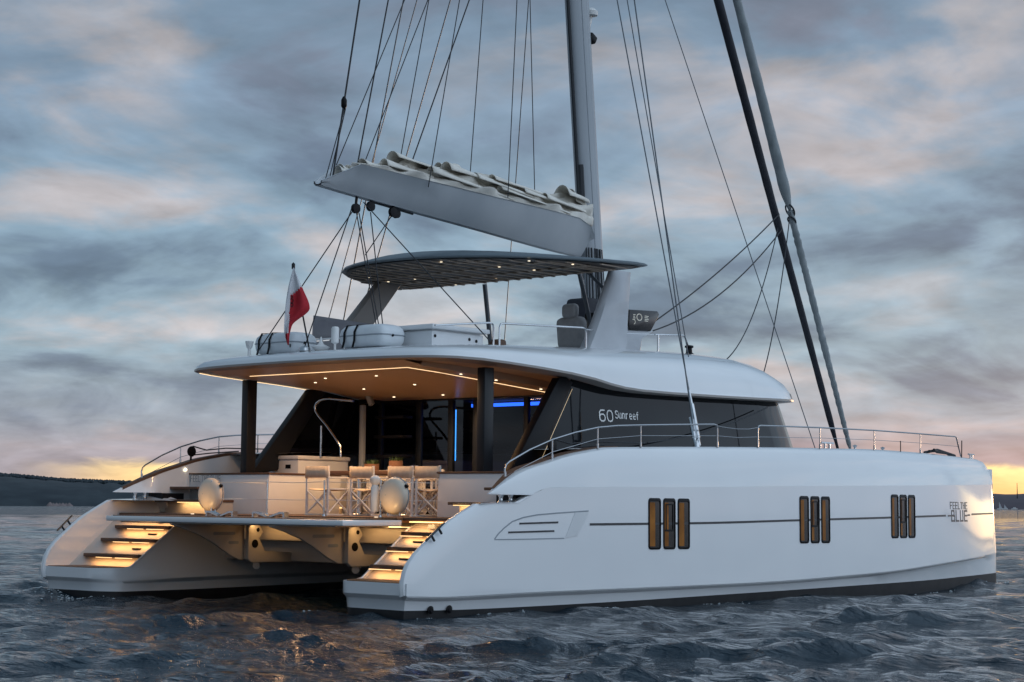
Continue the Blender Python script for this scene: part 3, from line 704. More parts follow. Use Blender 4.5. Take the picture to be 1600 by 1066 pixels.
# stainless tender chocks on the platform
for (ya, yb) in ((.46, .16), (.11, -.2), (-.66, -1.0), (-1.06, -1.4)):
    mb = MB(); hi_, lo_ = (ya, yb) if ya in (.46, -.66) else (yb, ya)
    mb.prism([(.2, lo_, 1.386), (.2, lo_, 1.41), (.2, hi_-.10*(1 if hi_ > lo_ else -1), 1.475), (.2, hi_, 1.475), (.2, hi_, 1.386), (.2, hi_-.03*(1 if hi_ > lo_ else -1), 1.386), (.2, hi_-.03*(1 if hi_ > lo_ else -1), 1.445), (.2, hi_-.09*(1 if hi_ > lo_ else -1), 1.445)], (0, 0, 0), (.1, 0, 0))
    mb.build('tender_chock', steel, plat)
for y in (2.15, -2.28):
    mb = MB(); mb.lathe([(.03, .0), (.03, .004), (0, .004)], 12, (1.3, y, 1.3845 if abs(y) < 0 else 1.409)); mb.build('deck_light', spotm, boat)
    area('deck_lamp', (1.3, y, 1.425), 1.3, .06, .06, (.45, 0, 1), boat)
# coamings
for s in (-1, 1):
    mb = MB()
    mb.prism([S(s, p) for p in ((2.88, 2.05, 1.409), (4.6, 2.05, 1.409), (4.6, 2.62, 1.409), (3.6, 4.2, 1.409), (2.9, 4.25, 1.409))], (0, 0, 0), (.025, 0, .70), .012)
    c_ = mb.build('cockpit_coaming', gelm, boat)
    mb = MB(); mb.prism([S(s, p) for p in ((2.885, 2.03, 2.11), (4.62, 2.03, 2.11), (4.62, 2.64, 2.11), (3.6, 4.22, 2.11), (2.905, 4.27, 2.11))], (0, 0, 0), (0, 0, .03), .005); mb.build('coaming_capping', teakd, c_)
    if s > 0: NAMEC = c_
mb = MB()
for tx, y0 in (('FEEL', -4.17), ('THE', -3.85), ('BLUE', -3.60)):
    mb = MB(); letters(mb, tx, lambda x, z, p: Vector((2.872-p, -x, z)), y0, 1.985, .05, .105, .072, .013); mb.build('boat_name', seam, NAMEC, weld=0)
# bar cabinet
mb = MB(); mb.box((4.0, 2.52, 1.55), (5.25, 3.32, 2.40), .02); bar = mb.build('bar_cabinet', gelm, boat)
mb = MB(); mb.box((3.97, 2.49, 2.402), (5.28, 3.35, 2.475), .02); mb.build('cabinet_lid', gelm, bar)
mb = MB(); mb.box((4.1, 2.62, 1.409), (5.2, 3.25, 1.548)); mb.build('cabinet_plinth', inner, bar)
mb = MB(); mb.box((4.05, 2.56, 1.525), (5.2, 2.60, 1.545)); mb.build('plinth_light', ledw, bar)
area('plinth_lamp', (4.6, 2.50, 1.53), 4, 1.0, .1, (0, -.5, -1), boat)
mb = MB(); mb.box((3.992, 2.72, 2.24), (3.999, 2.86, 2.31), .002); mb.build('socket', blackp, bar)
# roof posts
for s in (-1, 1):
    mb = MB(); mb.box((3.0, s*2.87-.085, 2.14), (3.22, s*2.87+.085, 3.80), .015); mb.build('roof_post', dgrey, boat)

# ------------------------------------------------------------------ cabin roof
half = [(1.40, 0), (1.42, .8), (1.46, 1.5), (1.54, 2.1), (1.68, 2.6), (1.88, 2.92), (2.15, 3.13), (2.6, 3.27), (3.2, 3.33), (4, 3.35), (4.7, 3.36), (5.3, 3.36), (5.7, 3.36), (6.1, 3.36), (6.6, 3.35), (7.5, 3.33), (9, 3.31), (10.2, 3.28), (10.9, 3.26), (11.4, 3.19), (11.8, 3.0), (12.15, 2.55), (12.4, 1.9), (12.55, 1.0), (12.6, 0)]
ZL = pch([1.4, 2.2, 3.2, 4.5, 5.0, 5.4, 5.8, 6.2, 6.7, 7.5, 9, 11.5, 12.3], [3.87, 3.865, 3.83, 3.765, 3.725, 3.68, 3.62, 3.585, 3.57, 3.572, 3.59, 3.645, 3.67])
ZTOP = pch([1.4, 2.2, 3.5, 4.8, 6.7, 8.7, 10.0, 10.6, 11.2, 11.8, 12.6], [4.10, 4.14, 4.22, 4.29, 4.38, 4.455, 4.46, 4.40, 4.24, 4.05, 3.85])
fullo = half + [(x, -y) for x, y in half[-2:0:-1]]
def ring(d, zf, lip=None):
    pts = []
    for x, y in fullo:
        L_ = 1.0
        k = max(0., 1-d/3.36); ky = k
        fx = d*L_*abs(((x-6.5)/5.7))**1.5
        xx = x - math.copysign(fx, x-6.5) if abs(x-6.5) > .01 else x
        pts.append((xx, y*ky, zf(x, xx)))
    return pts
HT = lambda x, xx: ZTOP(xx)-ZL(x)
rings = [ring(.45, lambda x, q: ZL(x)-.005), ring(.05, lambda x, q: ZL(x)), ring(0., lambda x, q: ZL(x)+.012), ring(0., lambda x, q: ZL(x)+.05), ring(.015, lambda x, q: ZL(x)+.056),
         ring(.04, lambda x, q: ZL(x)+.06+.28*(HT(x, q)-.06)), ring(.11, lambda x, q: ZL(x)+.06+.54*(HT(x, q)-.06)), ring(.25, lambda x, q: ZL(x)+.06+.74*(HT(x, q)-.06)),
         ring(.46, lambda x, q: ZL(x)+.06+.88*(HT(x, q)-.06)), ring(.72, lambda x, q: ZL(x)+.06+.965*(HT(x, q)-.06)), ring(1.0, lambda x, q: ZTOP(q)), ring(1.2, lambda x, q: ZTOP(q)+.004), ring(1.25, lambda x, q: ZTOP(q)-.03)]
mb = MB(); vv = mb.grid(rings[3:], close_u=True)
n_h = len(half)
def fill(mb, vrow, flip=False):
    m_ = len(vrow)
    for i in range(m_//2):
        a, b = i, (i+1); c, d = (m_-i-1) % m_, (m_-i) % m_
        q = [vrow[a], vrow[b], vrow[c], vrow[d % m_]]
        q2 = []
        for v in q:
            if v not in q2: q2.append(v)
        if len(q2) >= 3: mb.face(q2)
fill(mb, vv[-1]); roof = mb.build('cabin_roof', gel, boat, angle=35)
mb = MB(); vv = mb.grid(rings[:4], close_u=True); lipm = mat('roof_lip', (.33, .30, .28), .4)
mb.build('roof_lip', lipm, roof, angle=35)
mb = MB(); vs = [mb.bm.verts.new(p) for p in rings[0]]; fill(mb, vs); mb.build('roof_lining', ceil, roof)
# ceiling panel, light lines and spots
ZCe = lambda x: float(np.interp(x, [2.0, 3.1, 5.7, 6.1], [3.835, 3.78, 3.60, 3.575]))
mb = MB(); xs_ = lin(2.15, 6.0, 6)
mb.grid([[(x, y, ZCe(x)-.03) for x in xs_] for y in (-2.35, -1.9, 1.9, 2.35)]); mb.grid([[(x, y, ZCe(x)-.03+dz) for x in xs_] for y, dz in ((-2.35, 0), (-2.42, .12))]); mb.grid([[(x, y, ZCe(x)-.03+dz) for x in xs_] for y, dz in ((2.35, 0), (2.42, .12))])
mb.grid([[(2.15, y, ZCe(2.15)-.03) for y in lin(-2.42, 2.42, 9)], [(1.75, y*.98, 3.862) for y in lin(-2.42, 2.42, 9)]])
cp = mb.build('ceiling_panel', ceil, roof)
mb = MB()
def strip(mb, pts, w=.010, dz=.006):
    a = [Vector(p) for p in pts]
    for p, q in zip(a[:-1], a[1:]):
        d = (q-p).normalized(); n = Vector((-d.y, d.x, 0))*w/2
        mb.prism([p-n, q-n, q+n, p+n], (0, 0, 0), (0, 0, -dz))
strip(mb, [(2.28, 1.9, ZCe(2.28)-.031), (2.28, -1.93, ZCe(2.28)-.031), (3.1, -1.93, ZCe(3.1)-.031), (4.4, -1.93, ZCe(4.4)-.031), (5.7, -1.93, ZCe(5.7)-.031)])
mb.build('ceiling_light_line', ledstrip, roof)
for s in (1,):
    mb = MB(); strip(mb, [(x, s*(np.interp(x, [p[0] for p in half], [p[1] for p in half])-.10), ZL(x)-.004) for x in lin(2.0, 4.9, 8)], .018); mb.build('edge_light_line', ledstrip, roof)
for (x, y) in ((2.99, .75), (4.39, 1.25), (3.02, -.47), (4.16, -.25), (5.5, 1.6), (5.5, .35), (5.0, -1.2), (3.3, -2.15), (4.1, -2.2), (5.3, -2.15), (3.4, 1.45), (5.6, -.6)):
    mb = MB(); mb.lathe([(.024, 0), (.024, -.006), (0, -.006)], 14, (x, y, ZCe(x)-.0305)); mb.build('ceiling_spot', spotm, roof)
for (x, y) in ((3.0, .1), (4.2, 1.2), (4.2, -1.2), (5.4, .2)):
    light('ceiling_lamp', 'SPOT', (x, y, ZCe(x)-.06), 125, (1, .62, .33), boat, (0, 0, -1), spot_size=2.6, spot_blend=.8, shadow_soft_size=.25)
area('light_line_glow', (2.6, 0, ZCe(2.6)-.07), 62, .08, 3.6, (0, 0, -1), boat, (1, .56, .26))

# ------------------------------------------------------------------ saloon: dark glass, door wall, pillars
low = [(3.98, 3.2), (5.5, 3.22), (7.5, 3.22), (9.5, 3.20), (10.8, 3.17), (11.5, 3.12), (11.95, 2.92), (12.3, 2.4), (12.55, 1.4), (12.6, 0)]
upp = [(5.0, 3.06), (6.0, 3.08), (7.5, 3.08), (9.4, 3.06), (10.5, 3.03), (11.15, 2.99), (11.5, 2.84), (11.85, 2.35), (12.05, 1.4), (12.1, 0)]
def zlow(x): return ZT(max(x, 4.0))-.03 if x > 4.2 else 2.2
for s in (-1, 1):
    rows = []
    for k in lin(0, 1, 5):
        row = []
        for (a, b) in zip(low, upp):
            x = a[0]+(b[0]-a[0])*k; y = a[1]+(b[1]-a[1])*k; row.append(S(s, (x, y, zlow(a[0])+(ZL(b[0])-.005-zlow(a[0]))*k)))
        rows.append(row)
    mb = MB(); mb.grid(rows); sg = mb.build('side_window', sideglass, boat, angle=50)
    mb = MB(); mb.prism([S(s, p) for p in ((3.36, 3.21, 2.14), (3.98, 3.215, 2.2), (5.02, 3.09, 3.66), (4.86, 3.09, 3.74), (4.66, 3.10, 3.72))], (0, 0, 0), (0, -s*.16, 0), .01); mb.build('window_pillar', blackp if s < 0 else dgrey, boat)
    mb = MB(); mb.tube([S(s, (4.03, 3.225, 2.28)), S(s, (4.98, 3.112, 3.55))], .004, 6); mb.build('pillar_light', pillarled, sg)
def onwin(x, z, p):
    # point of the side glass at (x, z): solve along the ruled surface between the low and upper edges
    lx = x-.3; k = .5
    for _ in range(12):
        c = float(np.interp(lx, [q[0] for q in low], range(len(low)))); i = min(int(c), len(low)-2); f = c-i
        a = [low[i][j]+(low[i+1][j]-low[i][j])*f for j in (0, 1)]; b = [upp[i][j]+(upp[i+1][j]-upp[i][j])*f for j in (0, 1)]
        za = zlow(low[i][0])*(1-f)+zlow(low[i+1][0])*f; zb = (ZL(upp[i][0])-.005)*(1-f)+(ZL(upp[i+1][0])-.005)*f
        k = (z-za)/(zb-za); lx += x-(a[0]+(b[0]-a[0])*k)
    return Vector((x, -(a[1]+(b[1]-a[1])*k+p+.005), z))
for tx, x0, z0, w_, h_, ad, sw in (("60'", 5.66, 3.05, .18, .185, .205, .022), ('Sunreef', 6.09, 3.115, .088, .12, .098, .018)):
    mb = MB(); letters(mb, tx, onwin, x0, z0, w_, h_, ad, sw); mb.build('window_lettering', whitep, boat, weld=0)
# door wall
mb = MB()
for y0, y1 in ((-2.98, -2.90), (-1.26, -1.16), (-.06, .06), (.56, .68), (1.38, 1.5), (2.4, 2.5), (2.94, 3.04)): mb.box((5.98, y0, 1.41), (6.06, y1, 3.56), .008)
mb.box((5.975, -3.04, 3.52), (6.065, 3.04, 3.60), .008)
dw = mb.build('door_frame', dgrey, boat)
mb = MB(); mb.cap([(6.02, -2.95, 1.42), (6.02, 1.40, 1.42), (6.02, 1.40, 3.53), (6.02, -2.95, 3.53)]); mb.build('glass_door', doorglass, dw)
mb = MB(); mb.box((6.0, -.115, 1.95), (5.96, -.085, 2.35), .006); mb.build('door_handle', steel, dw)
# saloon interior: dark room with blue light lines
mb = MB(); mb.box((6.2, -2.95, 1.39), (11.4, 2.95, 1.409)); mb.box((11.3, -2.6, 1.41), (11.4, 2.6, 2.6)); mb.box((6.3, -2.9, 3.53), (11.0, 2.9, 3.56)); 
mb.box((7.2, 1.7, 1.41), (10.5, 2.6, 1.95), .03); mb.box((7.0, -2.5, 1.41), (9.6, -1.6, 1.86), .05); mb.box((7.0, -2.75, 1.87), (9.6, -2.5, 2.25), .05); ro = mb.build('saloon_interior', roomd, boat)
mb = MB(); mb.box((6.9, -2.6, 3.44), (6.94, .95, 3.50)); mb.build('blue_light_line', ledb, ro)
mb = MB(); mb.box((6.5, .98, 2.43), (6.53, 1.01, 3.38)); mb.build('blue_light_bar', ledc, ro)
mb = MB(); mb.box((8.0, 1.71, 1.98), (9.4, 2.5, 2.02), .01); mb.build('saloon_table', teakd, ro)
# stair rail to the upper deck
RAILP = [(4.5, 1.93, 2.46), (4.5, 1.95, 2.65), (4.5, 2.12, 2.83), (4.5, 2.33, 3.03), (4.5, 2.55, 3.21), (4.5, 2.63, 3.30), (4.5, 2.65, 3.38), (4.5, 2.61, 3.45), (4.5, 2.52, 3.495), (4.5, 2.40, 3.515), (4.5, 2.26, 3.517), (4.5, 1.63, 3.46)]
mb = MB(); mb.tube(RAILP, .022, 10); mb.tube([(4.5, 2.47, 2.45), (4.5, 2.47, 3.03)], .02, 8)
mb.build('stair_handrail', steel, boat)
mb = MB(); mb.box((5.26, 2.16, 1.42), (5.34, 2.26, 3.44), .01); mb.box((5.26, 1.99, 3.42), (5.34, 2.09, 3.70), .01, Matrix.Rotation(math.radians(-28), 3, 'X')); mb.build('stair_post', seam, boat)
for k in range(5):
    mb = MB(); z = 1.75+k*.36; mb.box((5.42+k*.02, 1.35, z), (5.75, 2.1, z+.05), .008); mb.build('stair_step', blackp, boat)

# ------------------------------------------------------------------ guard rails round the deck
for s in (-1, 1):
    P = lambda x, z, i=.2: S(s, (x, Yo(x)-i, z))
    mb = MB()
    mb.tube([P(1.92, 1.97), P(1.91, 2.15), P(1.94, 2.22), P(2.0, 2.265), P(2.4, 2.45), P(2.87, 2.62), P(3.35, 2.745), P(3.85, 2.84), P(4.3, 2.885), P(4.86, 2.915), P(5.8, 2.96), P(6.74, 3.0), P(6.82, 2.985), P(6.83, 2.93), P(6.83, 2.62)], .0135, 8)
    mb.tube([P(7.96, 2.66), P(7.96, 2.97), P(7.98, 3.02), P(8.05, 3.03), P(9.9, 3.065), P(11.9, 3.09), P(13.9, 3.10), P(15.78, 3.115), P(15.86, 3.10), P(16.14, 2.72)], .0135, 8)
    gr = mb.build('guard_rail', railm, boat)
    for x, zt in ((2.87, 2.61), (3.85, 2.83), (4.86, 2.91), (9.91, 3.06), (11.88, 3.085), (13.89, 3.10)):
        mb = MB(); zb = ZT(x); mb.tube([P(x, zb-.01), P(x, zt)], .011, 8); mb.tube([P(x, zb-.01), P(x, zb+.07)], .018, 8); mb.build('stanchion', railm, gr)
    for x in (6.83, 7.96, 1.92):
        mb = MB(); zb = ZT(x); mb.tube([P(x, zb-.01), P(x, zb+.08)], .02, 8); mb.build('stanchion_foot', railm, gr)
    mb = MB()
    mb.tube([P(1.94, 2.05), P(2.87, 2.43), P(3.85, 2.66), P(4.86, 2.745), P(6.83, 2.81), P(7.4, 2.80), P(7.96, 2.83), P(9.91, 2.88), P(11.88, 2.91), P(13.89, 2.92), P(15.98, 2.92)], .005, 6)
    mb.tube([P(6.83, 2.975), P(7.1, 2.955), P(7.4, 2.945), P(7.7, 2.955), P(7.96, 2.99)], .005, 6)
    mb.build('guard_wire', railm, gr)
    # block on the toe rail, spring line, deck cleats
    mb = MB(); mb.lathe([(.02, -.03), (.09, -.02), (.10, 0), (.09, .02), (.02, .03)], 16, P(3.02, ZT(3.02)+.17, .35), 'y'); mb.tube([P(3.0, ZT(3.0)+.0, .35), P(3.01, ZT(3)+.1, .35)], .02, 6); mb.build('turning_block', blackp, boat)
    mb = MB(); mb.tube([P(3.05, ZT(3.05)+.26, .35), P(3.4, ZT(3.4)+.13, .35), P(3.9, ZT(3.9)+.1, .35), P(5.2, ZT(5.2)+.06, .4)], .013, 6); mb.tube([P(3.1, ZT(3.1)+.09, .35), P(3.5, ZT(3.5)+.06, .35), P(4.2, ZT(4.2)+.03, .38)], .013, 6); mb.build('deck_line', rope, boat)
    for x in (10.4, 17.35):
        mb = MB(); z = ZT(x); mb.tube([P(x-.22, z+.10, .35), P(x+.22, z+.10, .35)], .018, 8)
        for q in (-.08, .08): mb.tube([P(x+q, z-.03, .35), P(x+q, z+.1, .35)], .02, 8)
        mb.build('deck_cleat', steel, boat)
    for x in (12.4, 13.6):
        mb = MB(); z = ZT(x); mb.lathe([(.03, -.02), (.02, .05), (.05, .09), (.0, .11)], 10, P(x, z, .9)); mb.build('deck_fitting', steel, boat)
    mb = MB(); mb.tube([P(16.2, 2.70), P(16.22, 3.05)], .012, 6); mb.tube([P(12.98, 2.72), P(12.98, 2.93)], .010, 6); mb.build('jackstaff', dgrey, boat)
mb = MB()
for q in range(3): mb.tube([(14.7+q*.1, -4.2-.05*q, 2.76+.03*q), (15.3, -4.15, 2.83-.02*q), (15.9, -4.05, 2.78), (16.3, -4.0+.05*q, 2.74)], .03, 6)
mb.build('stowed_line', rope, boat)

# ------------------------------------------------------------------ guard lines across the stern
mb = MB()
for z, sag in ((1.955, .015), (1.67, .01)):
    mb.tube([(1.7, 2.05, z), (1.62, 1.4, z-sag*.5), (1.6, .62, z), (1.6, -.08, z-sag), (1.6, -.76, z), (1.62, -1.5, z-sag), (1.7, -2.05, z)], .006, 6)
    mb.tube([(1.7, 2.05, z), (2.89, 2.1, z)], .006, 6); mb.tube([(1.7, -2.05, z), (2.89, -2.1, z)], .006, 6)
gl_ = mb.build('stern_guard_line', whitep, boat)
for y in (.62, -.76, 2.05, -2.05):
    mb = MB(); mb.tube([(1.62, y, 1.39), (1.62, y, 1.98)], .014, 8); mb.lathe([(.03, 0), (.025, .03)], 10, (1.62, y, 1.408)); mb.build('guard_stanchion', steel, gl_)

# ------------------------------------------------------------------ upper deck
# hard top on two raked arms
ho = [(3.62, 0), (3.66, .5), (3.78, .95), (4.0, 1.4), (4.4, 1.9), (5.0, 2.36), (5.6, 2.68), (6.2, 2.9), (6.85, 3.04), (7.13, 3.02), (7.22, 2.75), (7.12, 1.8), (7.02, .9), (7.0, 0)]
hf = ho + [(x, -y) for x, y in ho[-2:0:-1]]
def hring(d, z): return [(5.3+(x-5.3)*(1-d/1.8), y*(1-d/3), z+.10*(1-(y/3.1)**2)*(1 if d > .05 else .0)+(x-5.3)*.012) for x, y in hf]
mb = MB(); hr = [hring(.5, 5.80), hring(.04, 5.80), hring(0, 5.815), hring(0, 5.835), hring(.04, 5.86), hring(.5, 5.90)]
vv = mb.grid(hr, close_u=True); fill(mb, vv[-1])
rimm = mat('hardtop_rim', (.10, .13, .15), .35); htop = mb.build('hard_top', rimm, boat, angle=35)
mb = MB(); vs = [mb.bm.verts.new((p[0], p[1], 5.786+(p[0]-5.3)*.012)) for p in hring(.09, 5.79)]; fill(mb, vs); hdark = vary(mat('hardtop_lining', rough=.5), 3, (.09, .070, .062), (.13, .105, .09)); mb.build('hard_top_lining', hdark, htop)
mb = MB(); beam = mat('hardtop_beam', (.52, .40, .31), .5)
for y in (-2.3, -1.2, 0, 1.2, 2.3): 
    x0 = 3.95 if abs(y) < .5 else (4.2 if abs(y) < 1.5 else 5.3)
    mb.box((x0, y-.03, 5.77), (6.9, y+.03, 5.80), .006)
for x in (4.5, 5.3, 6.1, 6.8):
    w_ = 1.6 if x < 4.6 else (2.2 if x < 5.5 else 2.55); mb.box((x-.03, -w_, 5.762), (x+.03, w_, 5.792), .006)
mb.build('hard_top_beam', beam, htop)
for k in range(21):
    y = -2.8+.28*k
    x0 = float(np.interp(abs(y), [0, .95, 1.4, 1.9, 2.36, 2.68, 2.9], [3.8, 3.95, 4.2, 4.6, 5.2, 5.8, 6.35])); mb = MB(); mb.box((x0, y-.024, 5.762+(x0-5.3)*.012), (6.84, y+.024, 5.776+(x0-5.3)*.012)); mb.build('hard_top_slat', beam, htop)
for (x, y) in ((4.9, 1.7), (5.6, 1.9), (5.6, 1.2), (4.1, -.9), (4.8, -1.1), (5.2, -1.25), (5.9, -1.45), (6.7, 1.2), (4.9, -2.2), (5.7, -2.5), (6.5, 0)):
    mb = MB(); mb.lathe([(.022, 0), (.022, -.01), (.0, -.01)], 12, (x, y, 5.76)); mb.build('hard_top_spot', spotd, htop)
def arm(y, b0, b1, t0, t1, m, nm):
    # b0..b1 fore-and-aft extent of the foot, t0..t1 of the head, (x, z) pairs; foot flares
    mb = MB(); rows = []
    for k in lin(0, 1, 9):
        fl = (1-k)**3*.35
        a = (b0[0]+(t0[0]-b0[0])*k-fl*.3, b0[1]+(t0[1]-b0[1])*k); b = (b1[0]+(t1[0]-b1[0])*k, b1[1]+(t1[1]-b1[1])*k)
        w_ = .12-.04*k
        rows.append([(a[0], y-w_*.3, a[1]), (a[0]+.06, y-w_, a[1]), (b[0]-.06, y-w_, b[1]), (b[0], y-w_*.3, b[1]), (b[0], y+w_*.3, b[1]), (b[0]-.06, y+w_, b[1]), (a[0]+.06, y+w_, a[1]), (a[0], y+w_*.3, a[1])])
    mb.grid(rows, close_u=True); return mb.build(nm, m, boat, angle=50)
armm = vary(mat('arm_paint', rough=.4), 2, (.42, .44, .47), (.50, .52, .55))
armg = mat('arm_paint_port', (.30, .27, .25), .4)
arm(-2.15, (6.5, 4.36), (7.55, 4.42), (7.15, 5.83), (7.72, 5.83), armm, 'hard_top_arm')
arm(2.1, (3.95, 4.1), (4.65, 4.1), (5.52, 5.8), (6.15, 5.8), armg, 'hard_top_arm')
mb = MB(); mb.tube([(7.46, .95, 4.4), (7.23, .95, 5.8)], .045, 10); mb.build('hard_top_post', wire, boat); mb = MB(); mb.tube([(7.55, -1.55, 4.4), (7.15, -1.45, 5.82)], .04, 8); mb.build('hard_top_post', wire, boat); mb = MB(); mb.tube([(7.2, -2.0, 5.5), (6.95, -1.8, 5.8)], .03, 8); mb.build('hard_top_brace', wire, boat)
# locker with worktop
mb = MB(); mb.box((3.05, -1.72, 4.12), (4.3, .25, 4.46), .02); lk = mb.build('deck_locker', gelm, boat)
mb = MB(); mb.box((2.98, -1.80, 4.485), (4.38, .3, 4.56), .015); mb.box((3.1, -1.68, 4.46), (4.25, .2, 4.485)); mb.build('locker_lid', gelm, lk)
for p in ((3.12, 4.37), (3.95, 4.37), (4.12, 4.35)):
    mb = MB(); mb.lathe([(.028, .0), (.028, -.006), (0, -.006)], 12, (p[0], -1.722, p[1]), 'y'); mb.build('locker_latch', blackp, lk)
# raised panel, port side
mb = MB(); mb.prism([(4.2, 2.45, 4.62), (4.2, .85, 4.50), (4.2, .82, 4.78), (4.2, 2.42, 5.04)], (0, 0, 0), (.06, 0, 0), .01); mb.prism([(4.195, 2.3, 4.66), (4.195, .95, 4.55), (4.195, .93, 4.72), (4.195, 2.28, 4.94)], (0, 0, 0), (-.004, 0, 0)); mb.box((4.2, .9, 4.1), (4.26, 2.4, 4.55)); mb.build('raised_screen', [vary(mat('screen_panel', rough=.5), 3, (.26, .24, .26), (.32, .30, .31))], boat)
# helm seat, wheel, console
mb = MB(); mb.box((7.25, -1.46, 4.38), (7.75, -.94, 4.70), .09, seg=5); mb.box((7.14, -1.52, 4.45), (7.38, -.88, 5.05), .115, Matrix.Rotation(math.radians(-7), 3, 'Y'), seg=6); hs = mb.build('helm_seat', grey_up, boat)
mb = MB(); mb.box((7.13, -1.36, 5.02), (7.30, -1.02, 5.29), .08, seg=6); mb.build('headrest', grey_up, hs)
mb = MB(); c = Vector((7.95, -1.25, 4.95)); R3 = Matrix.Rotation(math.radians(25), 3, 'Y')
mb.tube([c+R3 @ Vector((0, .34*math.cos(a), .34*math.sin(a))) for a in [k*2*math.pi/28 for k in range(28)]], .018, 8, closed=True)
for k in range(3):
    a = k*2.094+.5; mb.tube([c, c+R3 @ Vector((0, .34*math.cos(a), .34*math.sin(a)))], .012, 6)
mb.build('steering_wheel', blackp, boat)
mb = MB(); mb.prism([(x, -1.95, z) for x, z in ((7.55, 4.3), (8.3, 4.3), (8.35, 4.72), (8.72, 4.84), (8.62, 4.96), (7.95, 4.92), (7.85, 4.6))], (0, 0, 0), (0, 1.0, 0), .02); hc = mb.build('helm_console', armm, boat)
mb = MB(); mb.prism([(7.95, -1.98, 4.82), (8.60, -1.98, 4.85), (8.86, -1.98, 5.18), (8.80, -1.98, 5.24), (7.95, -1.98, 5.20)], (0, 0, 0), (0, 1.06, 0), .015); mb.build('helm_display', screen, hc)
mb = MB()
mb.tube([Vector((8.24+.075*math.cos(a), -1.983, 5.08+.06*math.sin(a))) for a in [k*2*math.pi/20 for k in range(20)]], .008, 5, closed=True)
for q in range(4): mb.box((8.40, -1.985, 5.02+.03*q), (8.50+.02*(q % 2), -1.981, 5.032+.03*q)); mb.box((8.06, -1.985, 5.02+.03*q), (8.11+.015*(q % 2), -1.981, 5.032+.03*q))
mb.tube([Vector((8.06+.06*math.cos(a), -1.983, 4.985+.045*math.sin(a))) for a in [k*math.pi/10-1.2 for k in range(11)]], .007, 5); mb.build('display_marks', glow, hc)
# bench with wood trim beside the helm
mb = MB(); mb.box((4.7, -1.9, 4.12), (5.9, -1.5, 4.33), .03); mb.box((4.55, -1.86, 4.2), (4.75, -1.6, 4.42), .05); mb.build('teak_bench', teakd, boat)
# upper deck rails
yr = -2.22
def up(x): return ZTOP(x)-.03
mb = MB()
mb.tube([(2.6, yr, up(2.6)+.34), (3.9, yr, 4.62), (3.98, yr, 4.60), (4.0, yr, 4.54), (4.0, yr, up(4))], .017, 8)
mb.tube([(4.15, yr, up(4.15)), (4.15, yr, 4.56), (4.18, yr, 4.62), (4.25, yr, 4.635), (5.3, yr, 4.68), (6.32, yr, 4.725), (6.40, yr, 4.70), (6.42, yr, 4.64), (6.42, yr, up(6.4))], .017, 8)
mb.tube([(8.4, yr, 4.76), (9.25, yr, 4.81), (9.33, yr, 4.78), (9.55, yr, up(9.55))], .017, 8); mb.tube([(8.5, yr, up(8.5)), (8.5, yr, 4.765)], .02, 8)
mb.tube([(6.42, yr, 4.70), (7.4, yr, 4.71), (8.4, yr, 4.76)], .006, 6)
mb.build('upper_deck_rail', steel, boat)
mb = MB()
for x, y in ((9.35, -2.3), (10.52, -2.3)):
    mb.lathe([(.09, 0), (.10, .02), (.06, .05), (.055, .13), (.085, .15), (.08, .18), (.03, .19)] if x < 10 else [(.10, 0), (.08, .04), (.0, .05)], 16, (x, y, ZTOP(x)-.02))
mb.build('deck_winch', blackp, boat)
mb = MB(); mb.box((6.55, -2.68, 4.29), (6.85, -2.6, 4.34), .02); mb.build('side_light', mat('green_lamp', (.02, .2, .15), .2, emit=(.05, .6, .45), estr=.35), boat)
# aerials and lamps on the after roof
mb = MB(); mb.lathe([(.03, 0), (.028, .14), (.05, .16), (.075, .26), (.07, .27), (.0, .27)], 14, (2.05, 1.66, 4.10)); mb.build('stern_lamp', whitep, boat)
mb = MB(); mb.lathe([(.05, 0), (.13, .05), (.15, .08), (.05, .13), (.025, .18), (.012, .25), (.0, .26)], 20, (2.2, .02, 4.12)); mb.build('satellite_aerial', whitep, boat)
mb = MB(); mb.lathe([(.02, 0), (.02, .12), (.065, .14), (.065, .37), (.05, .40), (.0, .41)], 16, (2.05, -.48, 4.10)); mb.build('aerial', whitep, boat)
mb = MB(); mb.lathe([(.06, 0), (.10, .03), (.09, .08), (.04, .11), (.0, .12)], 16, (1.98, .18, 4.10)); mb.build('anchor_lamp', steel, boat)
mb = MB(); mb.tube([(2.9, 1.6, 4.42), (2.9, .0, 4.42), (2.9, -.4, 4.42)], .016, 6); mb.tube([(2.9, 1.6, 4.1), (2.9, 1.6, 4.42)], .014, 6); mb.tube([(2.9, .2, 4.1), (2.9, .2, 4.42)], .014, 6); mb.build('rear_rail', whitep, boat)

# ------------------------------------------------------------------ mast, boom, sails, rigging
MX = lambda z: 9.25-(z-6.5)*.100
def mastring(z, n=20):
    r = []
    for k in range(n):
        a = 2*math.pi*k/n; c, d = math.cos(a), math.sin(a)
        r.append((MX(z)+.30*c, .165*math.copysign(abs(d)**.8, d), z))
    return r
mb = MB(); vv = mb.grid([mastring(z) for z in (4.2, 6, 8, 12, 18, 25)], close_u=True); mb.face(vv[-1]); mast = mb.build('mast', alu, boat, angle=60)
mb = MB(); mb.tube([(MX(z)-.05, -.157, z) for z in (4.6, 8, 14, 25)], .014, 5); mb.tube([(MX(z)+.10, -.15, z) for z in (4.6, 8, 14, 25)], .010, 5); mb.box((MX(8)-.27, -.04, 5.0), (MX(8)-.22, .04, 5.1)); mb.build('mast_track', seam, mast)
mb = MB(); mb.tube([(MX(z)-.37, -.08, z) for z in (7.6, 9, 12, 16)], .035, 6); mb.tube([(MX(7.7)-.30, -.1, 7.55), (MX(8.2)-.31, -.1, 8.2)], .07, 8); mb.build('mast_halyard', rope, mast)
mb = MB()
